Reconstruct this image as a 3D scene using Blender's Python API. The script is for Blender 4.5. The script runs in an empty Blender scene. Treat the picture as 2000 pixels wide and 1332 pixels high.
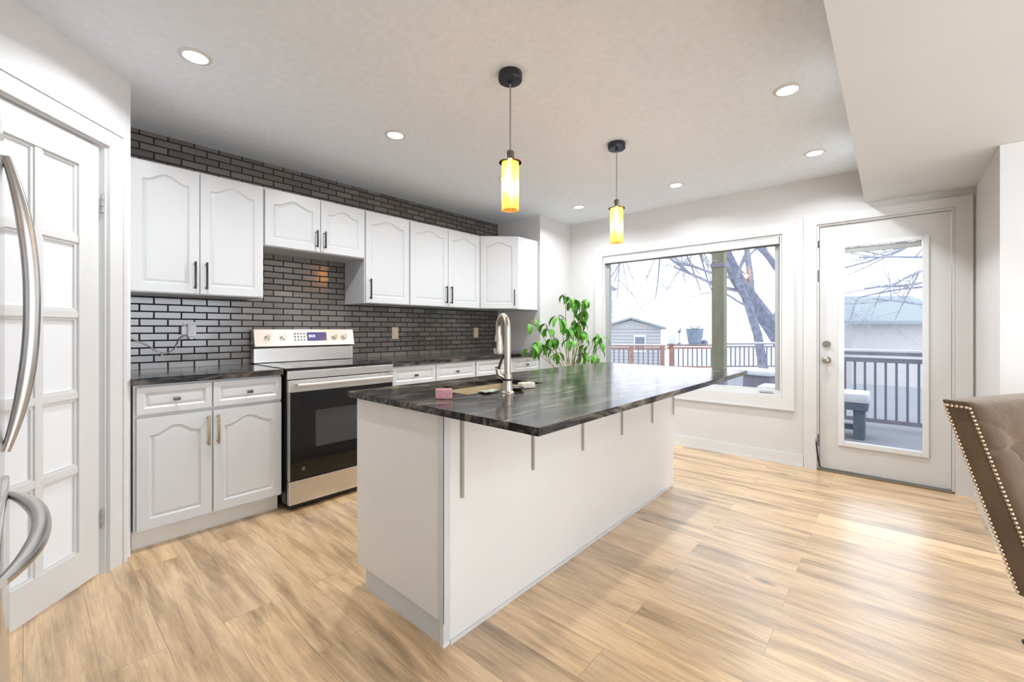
import bpy, bmesh, math, random
from mathutils import Vector, Matrix
random.seed(7)
C = bpy.context.scene.collection
PI = math.pi
SC = bpy.context.scene

# ------------------------------------------------------------------ camera
CAMH, YAW, FPX, CX, CY = 1.19, 0.7273, 838.1, 994.43, 643.0
cam_d = bpy.data.cameras.new('camera'); cam = bpy.data.objects.new('camera', cam_d); C.objects.link(cam)
cam.location = (0, 0, CAMH); cam.rotation_euler = (PI/2, 0, YAW - PI/2)
cam_d.sensor_width = 36; cam_d.lens = FPX/2000*36
cam_d.shift_x = (1000-CX)/2000; cam_d.shift_y = -(666-CY)/2000
cam_d.clip_start = 0.02; cam_d.clip_end = 300
SC.camera = cam

# ------------------------------------------------------------------ view, world, lights
SC.view_settings.view_transform = 'Standard'; SC.view_settings.look = 'None'
SC.view_settings.exposure = 0.06; SC.view_settings.gamma = 1.0
SC.view_settings.use_curve_mapping = False
w = bpy.data.worlds.new('overcast_sky'); SC.world = w; w.use_nodes = True
wn = w.node_tree; bg = wn.nodes['Background']
tc = wn.nodes.new('ShaderNodeTexCoord'); sp = wn.nodes.new('ShaderNodeSeparateXYZ'); cr = wn.nodes.new('ShaderNodeValToRGB')
wn.links.new(tc.outputs['Generated'], sp.inputs[0]); wn.links.new(sp.outputs['Z'], cr.inputs[0]); wn.links.new(cr.outputs[0], bg.inputs[0])
cr.color_ramp.elements[0].position = 0.0; cr.color_ramp.elements[0].color = (.92, .93, 1, 1)
cr.color_ramp.elements[1].position = 0.7; cr.color_ramp.elements[1].color = (.80, .88, 1, 1)
bg.inputs[1].default_value = 2.8
LAMP_W = 11.2      # every recessed lamp
SIDE_W = 135.0     # added fill lamp outside the invented side window
REAR_FILL_W = 85.0      # added fill lamp outside the invented rear window

def area(name, loc, rot, sx, sy, power, col, parent=None, disk=False):
    l = bpy.data.lights.new(name, 'AREA'); l.energy = power; l.color = col
    l.shape = 'DISK' if disk else 'RECTANGLE'; l.size = sx
    if not disk: l.size_y = sy
    o = bpy.data.objects.new(name, l); C.objects.link(o); o.location = loc; o.rotation_euler = rot
    if parent: o.parent = parent
    return o
area('added_rear_fill', (1.5, -4.35, 1.4), (PI*.64, 0, 0), 3.4, 1.9, REAR_FILL_W, (.88, .95, 1))  # unseen area lamp added behind the camera to brighten the kitchen
area('added_left_fill', (-1.25, -2.1, 1.3), (PI*.64, 0, -PI/2), 2.3, 1.5, SIDE_W, (.88, .95, 1))  # unseen area lamp added to lift the window wall and ceiling

# ------------------------------------------------------------------ helpers
def at(px, py, z):
    u = (px-CX)/FPX; c, s = math.cos(YAW), math.sin(YAW)
    return Vector((z*(c+s*u), z*(s-c*u), CAMH-(py-CY)*z/FPX))

class MB:
    def __init__(self): self.bm = bmesh.new(); self.T = None
    def _x(self, vs):
        if self.T is not None:
            for v in vs: v.co = self.T @ v.co
    def box(self, x0, y0, z0, x1, y1, z1, bev=0.0):
        vs = [self.bm.verts.new(p) for p in ((x0,y0,z0),(x1,y0,z0),(x1,y1,z0),(x0,y1,z0),(x0,y0,z1),(x1,y0,z1),(x1,y1,z1),(x0,y1,z1))]
        fs = [self.bm.faces.new([vs[i] for i in f]) for f in ((0,3,2,1),(4,5,6,7),(0,1,5,4),(1,2,6,5),(2,3,7,6),(3,0,4,7))]
        if bev > 0:
            es = list({e for f in fs for e in f.edges})
            r = bmesh.ops.bevel(self.bm, geom=es, offset=bev, segments=2, affect='EDGES', profile=0.6)
            vs = list({v for f in r['faces'] for v in f.verts} | {v for v in vs if v.is_valid})
        self._x(vs); return self
    def prism(self, pts, a, b, axis='y'):
        def P(u, v, d): return {'y': (u, d, v), 'z': (u, v, d), 'x': (d, u, v)}[axis]
        A = [self.bm.verts.new(P(u, v, a)) for u, v in pts]; B = [self.bm.verts.new(P(u, v, b)) for u, v in pts]
        n = len(pts)
        self.bm.faces.new(A); self.bm.faces.new(B[::-1])
        for i in range(n): self.bm.faces.new((A[i], B[i], B[(i+1) % n], A[(i+1) % n]))
        self._x(A+B); return self
    def tube(self, pts, r, seg=10, cap=True, flat=None):
        pts = [Vector(p) for p in pts]; rs = r if isinstance(r, (list, tuple)) else [r]*len(pts)
        rings = []; up = None
        for i, p in enumerate(pts):
            t = (pts[min(i+1, len(pts)-1)] - pts[max(i-1, 0)]).normalized()
            if up is None:
                up = Vector((0,0,1)) if abs(t.z) < .9 else Vector((1,0,0))
            n = (up - t*up.dot(t)).normalized(); up = n; b = t.cross(n)
            fl = flat or (1, 1)
            rings.append([self.bm.verts.new(p + (n*math.cos(2*PI*k/seg)*fl[0] + b*math.sin(2*PI*k/seg)*fl[1])*rs[i]) for k in range(seg)])
        for i in range(len(rings)-1):
            for k in range(seg):
                self.bm.faces.new((rings[i][k], rings[i][(k+1) % seg], rings[i+1][(k+1) % seg], rings[i+1][k]))
        if cap:
            self.bm.faces.new(rings[0][::-1]); self.bm.faces.new(rings[-1])
        self._x([v for r_ in rings for v in r_]); return self
    def cyl(self, p0, p1, r, seg=20, r2=None): return self.tube([p0, p1], [r, r2 if r2 is not None else r], seg)
    def lathe(self, prof, c=(0,0,0), seg=28, closed=False):
        rings = [[self.bm.verts.new((c[0]+r*math.cos(2*PI*k/seg), c[1]+r*math.sin(2*PI*k/seg), c[2]+z)) for k in range(seg)] for r, z in prof]
        n = len(rings)
        for i in range(n if closed else n-1):
            for k in range(seg):
                j = (i+1) % n
                self.bm.faces.new((rings[i][k], rings[i][(k+1) % seg], rings[j][(k+1) % seg], rings[j][k]))
        if not closed:
            self.bm.faces.new(rings[0][::-1]); self.bm.faces.new(rings[-1])
        self._x([v for r_ in rings for v in r_]); return self
    def grid(self, rows):
        V = [[self.bm.verts.new(p) for p in r] for r in rows]
        for i in range(len(V)-1):
            for j in range(len(V[0])-1):
                self.bm.faces.new((V[i][j], V[i][j+1], V[i+1][j+1], V[i+1][j]))
        self._x([v for r in V for v in r]); return self
    def build(self, name, mat, parent=None, smooth=False, loc=None, rz=0.0):
        me = bpy.data.meshes.new(name); bmesh.ops.recalc_face_normals(self.bm, faces=self.bm.faces); self.bm.to_mesh(me); self.bm.free()
        if mat: me.materials.append(mat)
        if smooth:
            for p in me.polygons: p.use_smooth = True
            try: me.set_sharp_from_angle(angle=math.radians(38))
            except Exception: pass
        o = bpy.data.objects.new(name, me); C.objects.link(o)
        if parent is not None: o.parent = parent
        if loc is not None: o.location = loc; o.rotation_euler = (0, 0, rz)
        return o
def tag(o, label=None, cat=None, group=None, kind=None):
    if label: o['label'] = label
    if cat: o['category'] = cat
    if group: o['group'] = group
    if kind: o['kind'] = kind
    return o
def empty(name, loc=(0,0,0), rz=0.0):
    o = bpy.data.objects.new(name, None); C.objects.link(o); o.location = loc; o.rotation_euler = (0, 0, rz); o.empty_display_size = .1
    return o
def copy_tree(o, parent=None):
    kids = list(o.children)
    c = o.copy(); C.objects.link(c)
    if parent is not None: c.parent = parent
    for k in kids: copy_tree(k, c)
    return c

# ------------------------------------------------------------------ materials
def srgb(r, g, b):
    f = lambda v: (v/255/12.92) if v/255 <= .04045 else ((v/255+.055)/1.055)**2.4
    return (f(r), f(g), f(b), 1)
def M(name, col, rough=.5, metal=0.0, noise=0.0, nscale=8, bump=0.0, bscale=60, spec=.5, coat=0.0, emit=None, estr=0, stretch=(1,1,1)):
    m = bpy.data.materials.new(name); m.use_nodes = True; nt = m.node_tree; b = nt.nodes['Principled BSDF']
    b.inputs['Roughness'].default_value = rough; b.inputs['Metallic'].default_value = metal
    b.inputs['Specular IOR Level'].default_value = spec; b.inputs['Coat Weight'].default_value = coat; b.inputs['Coat Roughness'].default_value = .08
    t = nt.nodes.new('ShaderNodeTexCoord'); mp = nt.nodes.new('ShaderNodeMapping'); mp.inputs['Scale'].default_value = stretch
    nt.links.new(t.outputs['Object'], mp.inputs[0])
    n = nt.nodes.new('ShaderNodeTexNoise'); n.inputs['Scale'].default_value = nscale; n.inputs['Detail'].default_value = 5
    nt.links.new(mp.outputs[0], n.inputs['Vector'])
    r = nt.nodes.new('ShaderNodeValToRGB'); k = noise
    r.color_ramp.elements[0].position = .3; r.color_ramp.elements[1].position = .7
    r.color_ramp.elements[0].color = tuple(max(0, c*(1-k)) for c in col[:3])+(1,); r.color_ramp.elements[1].color = tuple(min(1, c*(1+k)) for c in col[:3])+(1,)
    nt.links.new(n.outputs[0], r.inputs[0]); nt.links.new(r.outputs[0], b.inputs['Base Color'])
    if bump:
        n2 = nt.nodes.new('ShaderNodeTexNoise'); n2.inputs['Scale'].default_value = bscale; n2.inputs['Detail'].default_value = 3
        nt.links.new(mp.outputs[0], n2.inputs['Vector'])
        bp = nt.nodes.new('ShaderNodeBump'); bp.inputs['Strength'].default_value = bump; bp.inputs['Distance'].default_value = .01
        nt.links.new(n2.outputs[0], bp.inputs['Height']); nt.links.new(bp.outputs[0], b.inputs['Normal'])
    if emit:
        b.inputs['Emission Color'].default_value = emit; b.inputs['Emission Strength'].default_value = estr
    return m
WHITE = M('white_cabinet_paint', (.64,.645,.65,1), .32, noise=.015, nscale=3)
TRIM = M('white_trim_paint', (.70,.695,.685,1), .35, noise=.01)
WALL = M('greige_wall_paint', (.66,.645,.635,1), .6, noise=.02, nscale=2, bump=.05, bscale=120)
PWALL = M('white_wall_paint', (.76,.76,.76,1), .6, noise=.02, nscale=2, bump=.05, bscale=120)
CEIL = M('textured_ceiling_paint', (.84,.895,.96,1), .8, noise=.03, nscale=25, bump=.5, bscale=45)
SOFF = M('smooth_soffit_paint', (.70,.71,.72,1), .6, noise=.02, nscale=2)
BLACK = M('black_metal', (.035,.035,.038,1), .35, metal=.6)
DARKGREY = M('dark_nickel', (.11,.105,.10,1), .35, metal=.8)
BRASSY = M('worn_bronze', (.36,.27,.17,1), .35, metal=.8, noise=.2)
STEEL = M('brushed_steel', (.62,.60,.58,1), .27, metal=1, noise=.06, nscale=30, stretch=(1,1,14))
STEELH = M('brushed_steel_horizontal', (.72,.70,.67,1), .30, metal=1, noise=.06, nscale=30, stretch=(.5,14,14))
FRIDGE = M('fridge_steel', (.66,.66,.67,1), .12, metal=1, noise=.03, nscale=20, stretch=(10,.5,10))
NICKEL = M('brushed_nickel', (.60,.54,.46,1), .3, metal=1, noise=.05)
BRONZE = M('dark_bronze', (.07,.05,.04,1), .4, metal=.7)
GLASSBLK = M('black_oven_glass', (.006,.006,.007,1), .06, spec=.5)
OVENWIN = M('oven_window_tint', (.06,.062,.065,1), .1)
ENAMEL = M('black_enamel', (.012,.012,.013,1), .25)
PLASTIC = M('white_plastic', (.85,.86,.88,1), .35)
BEIGE = M('beige_plastic', (.72,.60,.40,1), .4)
SINKM = M('cream_sink', (.62,.52,.36,1), .3, noise=.08)
PINK = M('pink_sponge_foam', (.80,.40,.44,1), .85, noise=.1, nscale=90, bump=.6, bscale=200)
CLOTH = M('pale_green_cloth', (.50,.56,.46,1), .9, noise=.15, nscale=60, bump=.4)
SPW = M('cream_sponge', (.78,.70,.58,1), .9, noise=.15, nscale=60, bump=.5, bscale=200)
DISPLAY = M('range_display', (.05,.045,.12,1), .12, emit=(.25,.22,.6,1), estr=.25)
LED = M('display_digits', (.3,.3,.6,1), .4, emit=(.65,.7,1,1), estr=1.2)
LAMP = M('lamp_lens', (1,1,1,1), .4, emit=(1,.98,.95,1), estr=7)
BULB = M('warm_bulb', (1,.9,.7,1), .4, emit=(1,.80,.45,1), estr=14)
LEAF = M('leaf_green', (.085,.29,.02,1), .38, noise=.5, nscale=9)
STEMM = M('plant_stem', (.30,.32,.12,1), .6, noise=.2)
POTM = M('white_ceramic_pot', (.80,.78,.75,1), .3)
SOIL = M('potting_soil', (.05,.035,.025,1), .95, noise=.4, nscale=60)
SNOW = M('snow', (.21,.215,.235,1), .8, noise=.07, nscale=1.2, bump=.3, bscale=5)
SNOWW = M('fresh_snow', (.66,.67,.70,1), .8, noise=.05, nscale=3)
CEDAR = M('red_cedar', (.36,.20,.15,1), .7, noise=.15, nscale=10)
GREYWOOD = M('grey_weathered_wood', (.22,.21,.25,1), .7, noise=.1, nscale=10)
BALM = M('grey_baluster', (.16,.17,.22,1), .6)
POSTM = M('treated_timber', (.21,.20,.13,1), .7, noise=.12, nscale=5, stretch=(6,6,1))
BARK = M('hazy_bark', (.20,.215,.27,1), .9, noise=.35, nscale=6, bump=.6, bscale=20)  # outdoor haze and overexposure are put into this bluish bark colour
TWIG = M('hazy_twigs', (.31,.32,.37,1), .9, noise=.2)  # twig colour paled and blued to paint in the haze
SIDING = M('pale_siding', (.46,.45,.44,1), .7, noise=.04)
ROOFG = M('grey_green_shingles', (.27,.31,.32,1), .85, noise=.12, nscale=15)
BLUEPOT = M('blue_grey_planter', (.20,.25,.31,1), .6, noise=.2, nscale=10)
VELVETN = (.085,.047,.022)
NAIL = M('antique_nailhead', (.60,.47,.33,1), .28, metal=1)
LEGM = M('black_leg', (.03,.02,.018,1), .4)
VINYL = M('grey_window_vinyl', (.40,.41,.40,1), .5)

def velvet():
    m = M('brown_velvet', VELVETN+(1,), .75, noise=.22, nscale=7, bump=.25, bscale=40)
    b = m.node_tree.nodes['Principled BSDF']; b.inputs['Sheen Weight'].default_value = .42; b.inputs['Sheen Roughness'].default_value = .4
    b.inputs['Sheen Tint'].default_value = (.95,.82,.68,1); return m
VELVET = velvet()

def glass(name, tint, gl=.08):
    m = bpy.data.materials.new(name); m.use_nodes = True; nt = m.node_tree; nt.nodes.remove(nt.nodes['Principled BSDF'])
    t = nt.nodes.new('ShaderNodeBsdfTransparent'); t.inputs[0].default_value = tint
    g = nt.nodes.new('ShaderNodeBsdfGlossy'); g.inputs['Roughness'].default_value = .02
    fr = nt.nodes.new('ShaderNodeFresnel'); fr.inputs[0].default_value = 1.35; mx = nt.nodes.new('ShaderNodeMixShader')
    nt.links.new(fr.outputs[0], mx.inputs[0]); nt.links.new(t.outputs[0], mx.inputs[1]); nt.links.new(g.outputs[0], mx.inputs[2])
    nt.links.new(mx.outputs[0], nt.nodes['Material Output'].inputs[0]); return m
PANE = glass('clear_window_glass', (.97,.98,.99,1))
def amber():
    m = bpy.data.materials.new('amber_seeded_glass'); m.use_nodes = True; nt = m.node_tree; nt.nodes.remove(nt.nodes['Principled BSDF'])
    tcn = nt.nodes.new('ShaderNodeTexCoord'); mp = nt.nodes.new('ShaderNodeMapping'); mp.inputs['Scale'].default_value = (30,30,5)
    no = nt.nodes.new('ShaderNodeTexNoise'); no.inputs['Scale'].default_value = 1.5
    nt.links.new(tcn.outputs['Object'], mp.inputs[0]); nt.links.new(mp.outputs[0], no.inputs['Vector'])
    r = nt.nodes.new('ShaderNodeValToRGB'); r.color_ramp.elements[0].position=.35; r.color_ramp.elements[1].position=.65
    r.color_ramp.elements[0].color = (1,.66,.24,1); r.color_ramp.elements[1].color = (1,.84,.50,1)
    nt.links.new(no.outputs[0], r.inputs[0])
    t = nt.nodes.new('ShaderNodeBsdfTransparent'); tr = nt.nodes.new('ShaderNodeBsdfTranslucent'); g = nt.nodes.new('ShaderNodeBsdfGlossy'); g.inputs['Roughness'].default_value=.1
    nt.links.new(r.outputs[0], t.inputs[0]); nt.links.new(r.outputs[0], tr.inputs[0])
    m1 = nt.nodes.new('ShaderNodeMixShader'); m1.inputs[0].default_value = .45; m2 = nt.nodes.new('ShaderNodeMixShader'); m2.inputs[0].default_value = .08
    nt.links.new(t.outputs[0], m1.inputs[1]); nt.links.new(tr.outputs[0], m1.inputs[2]); nt.links.new(m1.outputs[0], m2.inputs[1]); nt.links.new(g.outputs[0], m2.inputs[2])
    nt.links.new(m2.outputs[0], nt.nodes['Material Output'].inputs[0]); return m
AMBER = amber()

def swizzle(nt, u, v, off=(0,0)):
    t = nt.nodes.new('ShaderNodeTexCoord'); s = nt.nodes.new('ShaderNodeSeparateXYZ'); c = nt.nodes.new('ShaderNodeCombineXYZ')
    nt.links.new(t.outputs['Object'], s.inputs[0])
    for i, ax in enumerate((u, v)):
        a = nt.nodes.new('ShaderNodeMath'); a.operation = 'ADD'; a.inputs[1].default_value = off[i]
        nt.links.new(s.outputs[ax], a.inputs[0]); nt.links.new(a.outputs[0], c.inputs[i])
    return t, c
def tile_mat():
    m = bpy.data.materials.new('dark_glazed_brick_tile'); m.use_nodes = True; nt = m.node_tree; b = nt.nodes['Principled BSDF']
    t, c = swizzle(nt, 'X', 'Z', (.03, -.93+.0475*20+.004))
    br = nt.nodes.new('ShaderNodeTexBrick'); br.offset = .5; br.squash = 1
    for k, v in (('Scale',1),('Mortar Size',.0048),('Mortar Smooth',.15),('Bias',0),('Brick Width',.146),('Row Height',.0475)): br.inputs[k].default_value = v
    br.inputs['Color1'].default_value = (.120,.105,.092,1); br.inputs['Color2'].default_value = (.20,.18,.16,1); br.inputs['Mortar'].default_value = (.004,.003,.003,1)
    nt.links.new(c.outputs[0], br.inputs['Vector'])
    nt.links.new(br.outputs['Color'], b.inputs['Base Color'])
    rr = nt.nodes.new('ShaderNodeMapRange'); rr.inputs['To Min'].default_value = .16; rr.inputs['To Max'].default_value = .9
    nt.links.new(br.outputs['Fac'], rr.inputs[0]); nt.links.new(rr.outputs[0], b.inputs['Roughness'])
    n = nt.nodes.new('ShaderNodeTexNoise'); n.inputs['Scale'].default_value = 14; nt.links.new(t.outputs['Object'], n.inputs['Vector'])
    ad = nt.nodes.new('ShaderNodeMath'); ad.operation = 'MULTIPLY_ADD'; ad.inputs[1].default_value = -1.0
    n3 = nt.nodes.new('ShaderNodeMath'); n3.operation = 'MULTIPLY'; n3.inputs[1].default_value = .25; nt.links.new(n.outputs[0], n3.inputs[0])
    nt.links.new(br.outputs['Fac'], ad.inputs[0]); nt.links.new(n3.outputs[0], ad.inputs[2])
    bp = nt.nodes.new('ShaderNodeBump'); bp.inputs['Strength'].default_value = .5; bp.inputs['Distance'].default_value = .003; b.inputs['Specular IOR Level'].default_value = .9
    nt.links.new(ad.outputs[0], bp.inputs['Height']); nt.links.new(bp.outputs[0], b.inputs['Normal'])
    return m
TILE = tile_mat()
def floor_mat():
    m = bpy.data.materials.new('oak_vinyl_plank'); m.use_nodes = True; nt = m.node_tree; b = nt.nodes['Principled BSDF']
    t, c = swizzle(nt, 'Y', 'X', (5.3, 5.05))
    br = nt.nodes.new('ShaderNodeTexBrick'); br.offset = .37; br.offset_frequency = 2
    for k, v in (('Scale',1),('Mortar Size',.0012),('Mortar Smooth',.1),('Bias',0),('Brick Width',1.22),('Row Height',.18)): br.inputs[k].default_value = v
    br.inputs['Color1'].default_value = (0,0,0,1); br.inputs['Color2'].default_value = (1,1,1,1); br.inputs['Mortar'].default_value = (.5,.5,.5,1)
    nt.links.new(c.outputs[0], br.inputs['Vector'])
    # grain, shifted by plank
    mp = nt.nodes.new('ShaderNodeMapping'); mp.inputs['Scale'].default_value = (1.0, 8, 1)
    sc = nt.nodes.new('ShaderNodeVectorMath'); sc.operation = 'SCALE'; sc.inputs[3].default_value = 7.0
    nt.links.new(br.outputs['Color'], sc.inputs[0]); nt.links.new(c.outputs[0], mp.inputs[0])
    av = nt.nodes.new('ShaderNodeVectorMath'); av.operation = 'ADD'; nt.links.new(mp.outputs[0], av.inputs[0]); nt.links.new(sc.outputs[0], av.inputs[1])
    n1 = nt.nodes.new('ShaderNodeTexNoise'); n1.inputs['Scale'].default_value = 1.7; n1.inputs['Detail'].default_value = 7; n1.inputs['Roughness'].default_value = .62; n1.inputs['Distortion'].default_value = .35
    nt.links.new(av.outputs[0], n1.inputs['Vector'])
    r1 = nt.nodes.new('ShaderNodeValToRGB'); e = r1.color_ramp.elements
    e[0].position = .30; e[0].color = (.30,.185,.08,1); e[1].position = .72; e[1].color = (.88,.65,.38,1)
    x = e.new(.42); x.color = (.56,.375,.19,1); x = e.new(.54); x.color = (.78,.55,.305,1)
    nt.links.new(n1.outputs[0], r1.inputs[0])
    n4 = nt.nodes.new('ShaderNodeTexNoise'); n4.inputs['Scale'].default_value = 6.5; n4.inputs['Detail'].default_value = 9; n4.inputs['Roughness'].default_value = .75
    mp4 = nt.nodes.new('ShaderNodeMapping'); mp4.inputs['Scale'].default_value = (1.3, 11, 1); nt.links.new(av.outputs[0], mp4.inputs[0]); mp4.inputs['Scale'].default_value = (.9, 2.2, 1)
    nt.links.new(mp4.outputs[0], n4.inputs['Vector'])
    r4 = nt.nodes.new('ShaderNodeValToRGB'); r4.color_ramp.elements[0].position = .36; r4.color_ramp.elements[0].color = (.60,.56,.52,1); r4.color_ramp.elements[1].position = .60; r4.color_ramp.elements[1].color = (1.15,1.13,1.10,1)
    nt.links.new(n4.outputs[0], r4.inputs[0])
    fg = nt.nodes.new('ShaderNodeMixRGB'); fg.blend_type = 'MULTIPLY'; fg.inputs[0].default_value = .55
    nt.links.new(r1.outputs[0], fg.inputs[1]); nt.links.new(r4.outputs[0], fg.inputs[2])
    # plank tint
    tn = nt.nodes.new('ShaderNodeMixRGB'); tn.blend_type = 'MULTIPLY'; tn.inputs[0].default_value = 1
    r2 = nt.nodes.new('ShaderNodeValToRGB'); r2.color_ramp.elements[0].color = (.86,.84,.84,1); r2.color_ramp.elements[1].color = (1.08,1.04,1.0,1)
    nt.links.new(br.outputs['Color'], r2.inputs[0]); nt.links.new(fg.outputs[0], tn.inputs[1]); nt.links.new(r2.outputs[0], tn.inputs[2])
    # knots
    vo = nt.nodes.new('ShaderNodeTexVoronoi'); vo.inputs['Scale'].default_value = 1.0
    mp2 = nt.nodes.new('ShaderNodeMapping'); mp2.inputs['Scale'].default_value = (1.7, 4.2, 1); nt.links.new(c.outputs[0], mp2.inputs[0]); nt.links.new(mp2.outputs[0], vo.inputs['Vector'])
    r3 = nt.nodes.new('ShaderNodeValToRGB'); r3.color_ramp.elements[0].position = .03; r3.color_ramp.elements[0].color = (.22,.16,.12,1); r3.color_ramp.elements[1].position = .11; r3.color_ramp.elements[1].color = (1,1,1,1)
    nt.links.new(vo.outputs['Distance'], r3.inputs[0])
    kn = nt.nodes.new('ShaderNodeMixRGB'); kn.blend_type = 'MULTIPLY'; kn.inputs[0].default_value = .95
    nt.links.new(tn.outputs[0], kn.inputs[1]); nt.links.new(r3.outputs[0], kn.inputs[2])
    # seams
    sm = nt.nodes.new('ShaderNodeMixRGB'); sm.inputs[2].default_value = (.20,.12,.07,1)
    sf = nt.nodes.new('ShaderNodeMath'); sf.operation = 'MULTIPLY'; sf.inputs[1].default_value = .55
    nt.links.new(br.outputs['Fac'], sf.inputs[0]); nt.links.new(sf.outputs[0], sm.inputs[0]); nt.links.new(kn.outputs[0], sm.inputs[1])
    nt.links.new(sm.outputs[0], b.inputs['Base Color'])
    b.inputs['Roughness'].default_value = .36; b.inputs['Specular IOR Level'].default_value = .8; b.inputs['Coat Weight'].default_value = 1; b.inputs['Coat Roughness'].default_value = .30; b.inputs['Coat IOR'].default_value = 1.62
    bp = nt.nodes.new('ShaderNodeBump'); bp.inputs['Strength'].default_value = .12; bp.inputs['Distance'].default_value = .004
    nt.links.new(n1.outputs[0], bp.inputs['Height']); nt.links.new(bp.outputs[0], b.inputs['Normal'])
    return m
FLOOR = floor_mat()
def granite():
    m = bpy.data.materials.new('polished_black_granite'); m.use_nodes = True; nt = m.node_tree; b = nt.nodes['Principled BSDF']
    t = nt.nodes.new('ShaderNodeTexCoord'); mp = nt.nodes.new('ShaderNodeMapping'); mp.inputs['Scale'].default_value = (2.2, 9, 9); mp.inputs['Rotation'].default_value = (0,0,.35)
    nt.links.new(t.outputs['Object'], mp.inputs[0])
    n = nt.nodes.new('ShaderNodeTexNoise'); n.inputs['Scale'].default_value = 1.6; n.inputs['Detail'].default_value = 8; n.inputs['Roughness'].default_value = .65; n.inputs['Distortion'].default_value = 1.4
    nt.links.new(mp.outputs[0], n.inputs['Vector'])
    r = nt.nodes.new('ShaderNodeValToRGB'); e = r.color_ramp.elements
    e[0].position = .40; e[0].color = (.010,.010,.011,1); e[1].position = .68; e[1].color = (.24,.22,.19,1)
    x = e.new(.49); x.color = (.035,.034,.033,1); x = e.new(.57); x.color = (.12,.095,.075,1)
    nt.links.new(n.outputs[0], r.inputs[0]); nt.links.new(r.outputs[0], b.inputs['Base Color'])
    b.inputs['Roughness'].default_value = .15; b.inputs['Specular IOR Level'].default_value = .22
    n2 = nt.nodes.new('ShaderNodeTexNoise'); n2.inputs['Scale'].default_value = 9; nt.links.new(t.outputs['Object'], n2.inputs['Vector'])
    bp = nt.nodes.new('ShaderNodeBump'); bp.inputs['Strength'].default_value = .05; bp.inputs['Distance'].default_value = .01
    nt.links.new(n2.outputs[0], bp.inputs['Height']); nt.links.new(bp.outputs[0], b.inputs['Normal'])
    return m
GRAN = granite()

# ------------------------------------------------------------------ room shell
H, YK, XW = 2.477, 3.615, 4.463
def struct(name, mb, mat, label=None, smooth=False):
    o = mb.build(name, mat, None, smooth); o['kind'] = 'structure'
    if label: o['label'] = label
    return o
struct('floor', MB().box(-.97, -3.92, -.05, 4.583, 3.735, 0), FLOOR, 'light oak plank floor with knots and a soft window sheen')
struct('ceiling', MB().box(-.97, -3.92, H, 4.583, 3.735, H+.1), CEIL, 'pale grey textured ceiling over the kitchen')
struct('ceiling_soffit', MB().box(-.85, -.95, 2.2, XW, .155, H-.001), SOFF, 'smooth lowered soffit at upper right of the kitchen')
struct('wall_back', MB().box(.25, YK, 0, 3.85, YK+.12, H), TILE, 'kitchen wall covered in dark glazed brick tile')
struct('wall_alcove', MB().box(3.85, 2.96, 0, XW-.001, YK+.12, H), WALL, 'greige corner projection right of the wall cabinets')
WY0, WY1, WZ0, WZ1 = .722, 2.506, .585, 2.035       # window opening
DY0, DY1, DZ1 = -.345, .47, 2.075                    # door opening
mb = MB()
for (y0, y1, z0, z1) in ((WY1, YK+.12, 0, H), (WY0, WY1, 0, WZ0), (WY0, WY1, WZ1, H), (DY1, WY0, 0, H), (DY0, DY1, DZ1, H), (-.566, DY0, 0, H)):
    mb.box(XW, y0, z0, XW+.12, y1, z1)
struct('wall_window', mb, WALL, 'greige wall with the wide window and the glazed back door')
mb = MB(); mb.box(3.548, -.566, 0, XW-.001, -.446, 2.199); mb.box(3.548, -3.8, 0, 3.668, -.567, H-.001)
struct('wall_right', mb, WALL, 'pale wall corner right of the back door')  # darker greige paint stands in for the shade on this wall
mb = MB(); LY0, LY1, LZ0, LZ1 = -3.3, -.9, .55, 2.1
for (y0, y1, z0, z1) in ((-3.8, LY0, 0, H), (LY1, 2.364, 0, H), (LY0, LY1, 0, LZ0), (LY0, LY1, LZ1, H)): mb.box(-.97, y0, z0, -.85, y1, z1)
struct('wall_left', mb, PWALL)
mb = MB()
for y in (LY0, -2.13, LY1-.06): mb.box(-.94, y, LZ0, -.88, y+.06, LZ1)
for z in (LZ0, LZ1-.06): mb.box(-.939, LY0+.06, z, -.881, LY1-.06, z+.06)
lw = struct('added_window_3', mb, TRIM)  # invented window, added so the left fill lamp can shine in
MB().box(-.913, LY0+.02, LZ0+.02, -.907, LY1-.02, LZ1-.02).build('pane', PANE, lw)
struct('wall_fridge', MB().box(-.849, 2.244, 0, -.32, 2.364, H), PWALL)
mb = MB()
RX0, RX1, RZ0, RZ1 = -.2, 3.1, .25, 2.2
for (x0, x1, z0, z1) in ((-.97, RX0, 0, H), (RX1, 3.668, 0, H), (RX0, RX1, 0, RZ0), (RX0, RX1, RZ1, H)):
    mb.box(x0, -3.92, z0, x1, -3.8, z1)
struct('wall_rear', mb, PWALL)
mb = MB()
for x in (RX0, .86, 1.96, RX1-.06): mb.box(x, -3.89, RZ0, x+.06, -3.83, RZ1)
for z in (RZ0, RZ1-.06): mb.box(RX0+.06, -3.889, z, RX1-.06, -3.831, z+.06)
rw = struct('added_window_2', mb, TRIM)  # invented window, added to let fill light in from behind the camera
MB().box(RX0+.02, -3.863, RZ0+.02, RX1-.02, -3.857, RZ1-.02).build('pane', PANE, rw)

# diagonal pantry wall
P0 = Vector((.362, 2.987, 0)); ang = math.radians(48)
DD = Matrix.Translation(P0) @ Matrix.Rotation(ang+PI, 4, 'Z')   # local x runs from the corner towards the fridge, local y = into the kitchen
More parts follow.
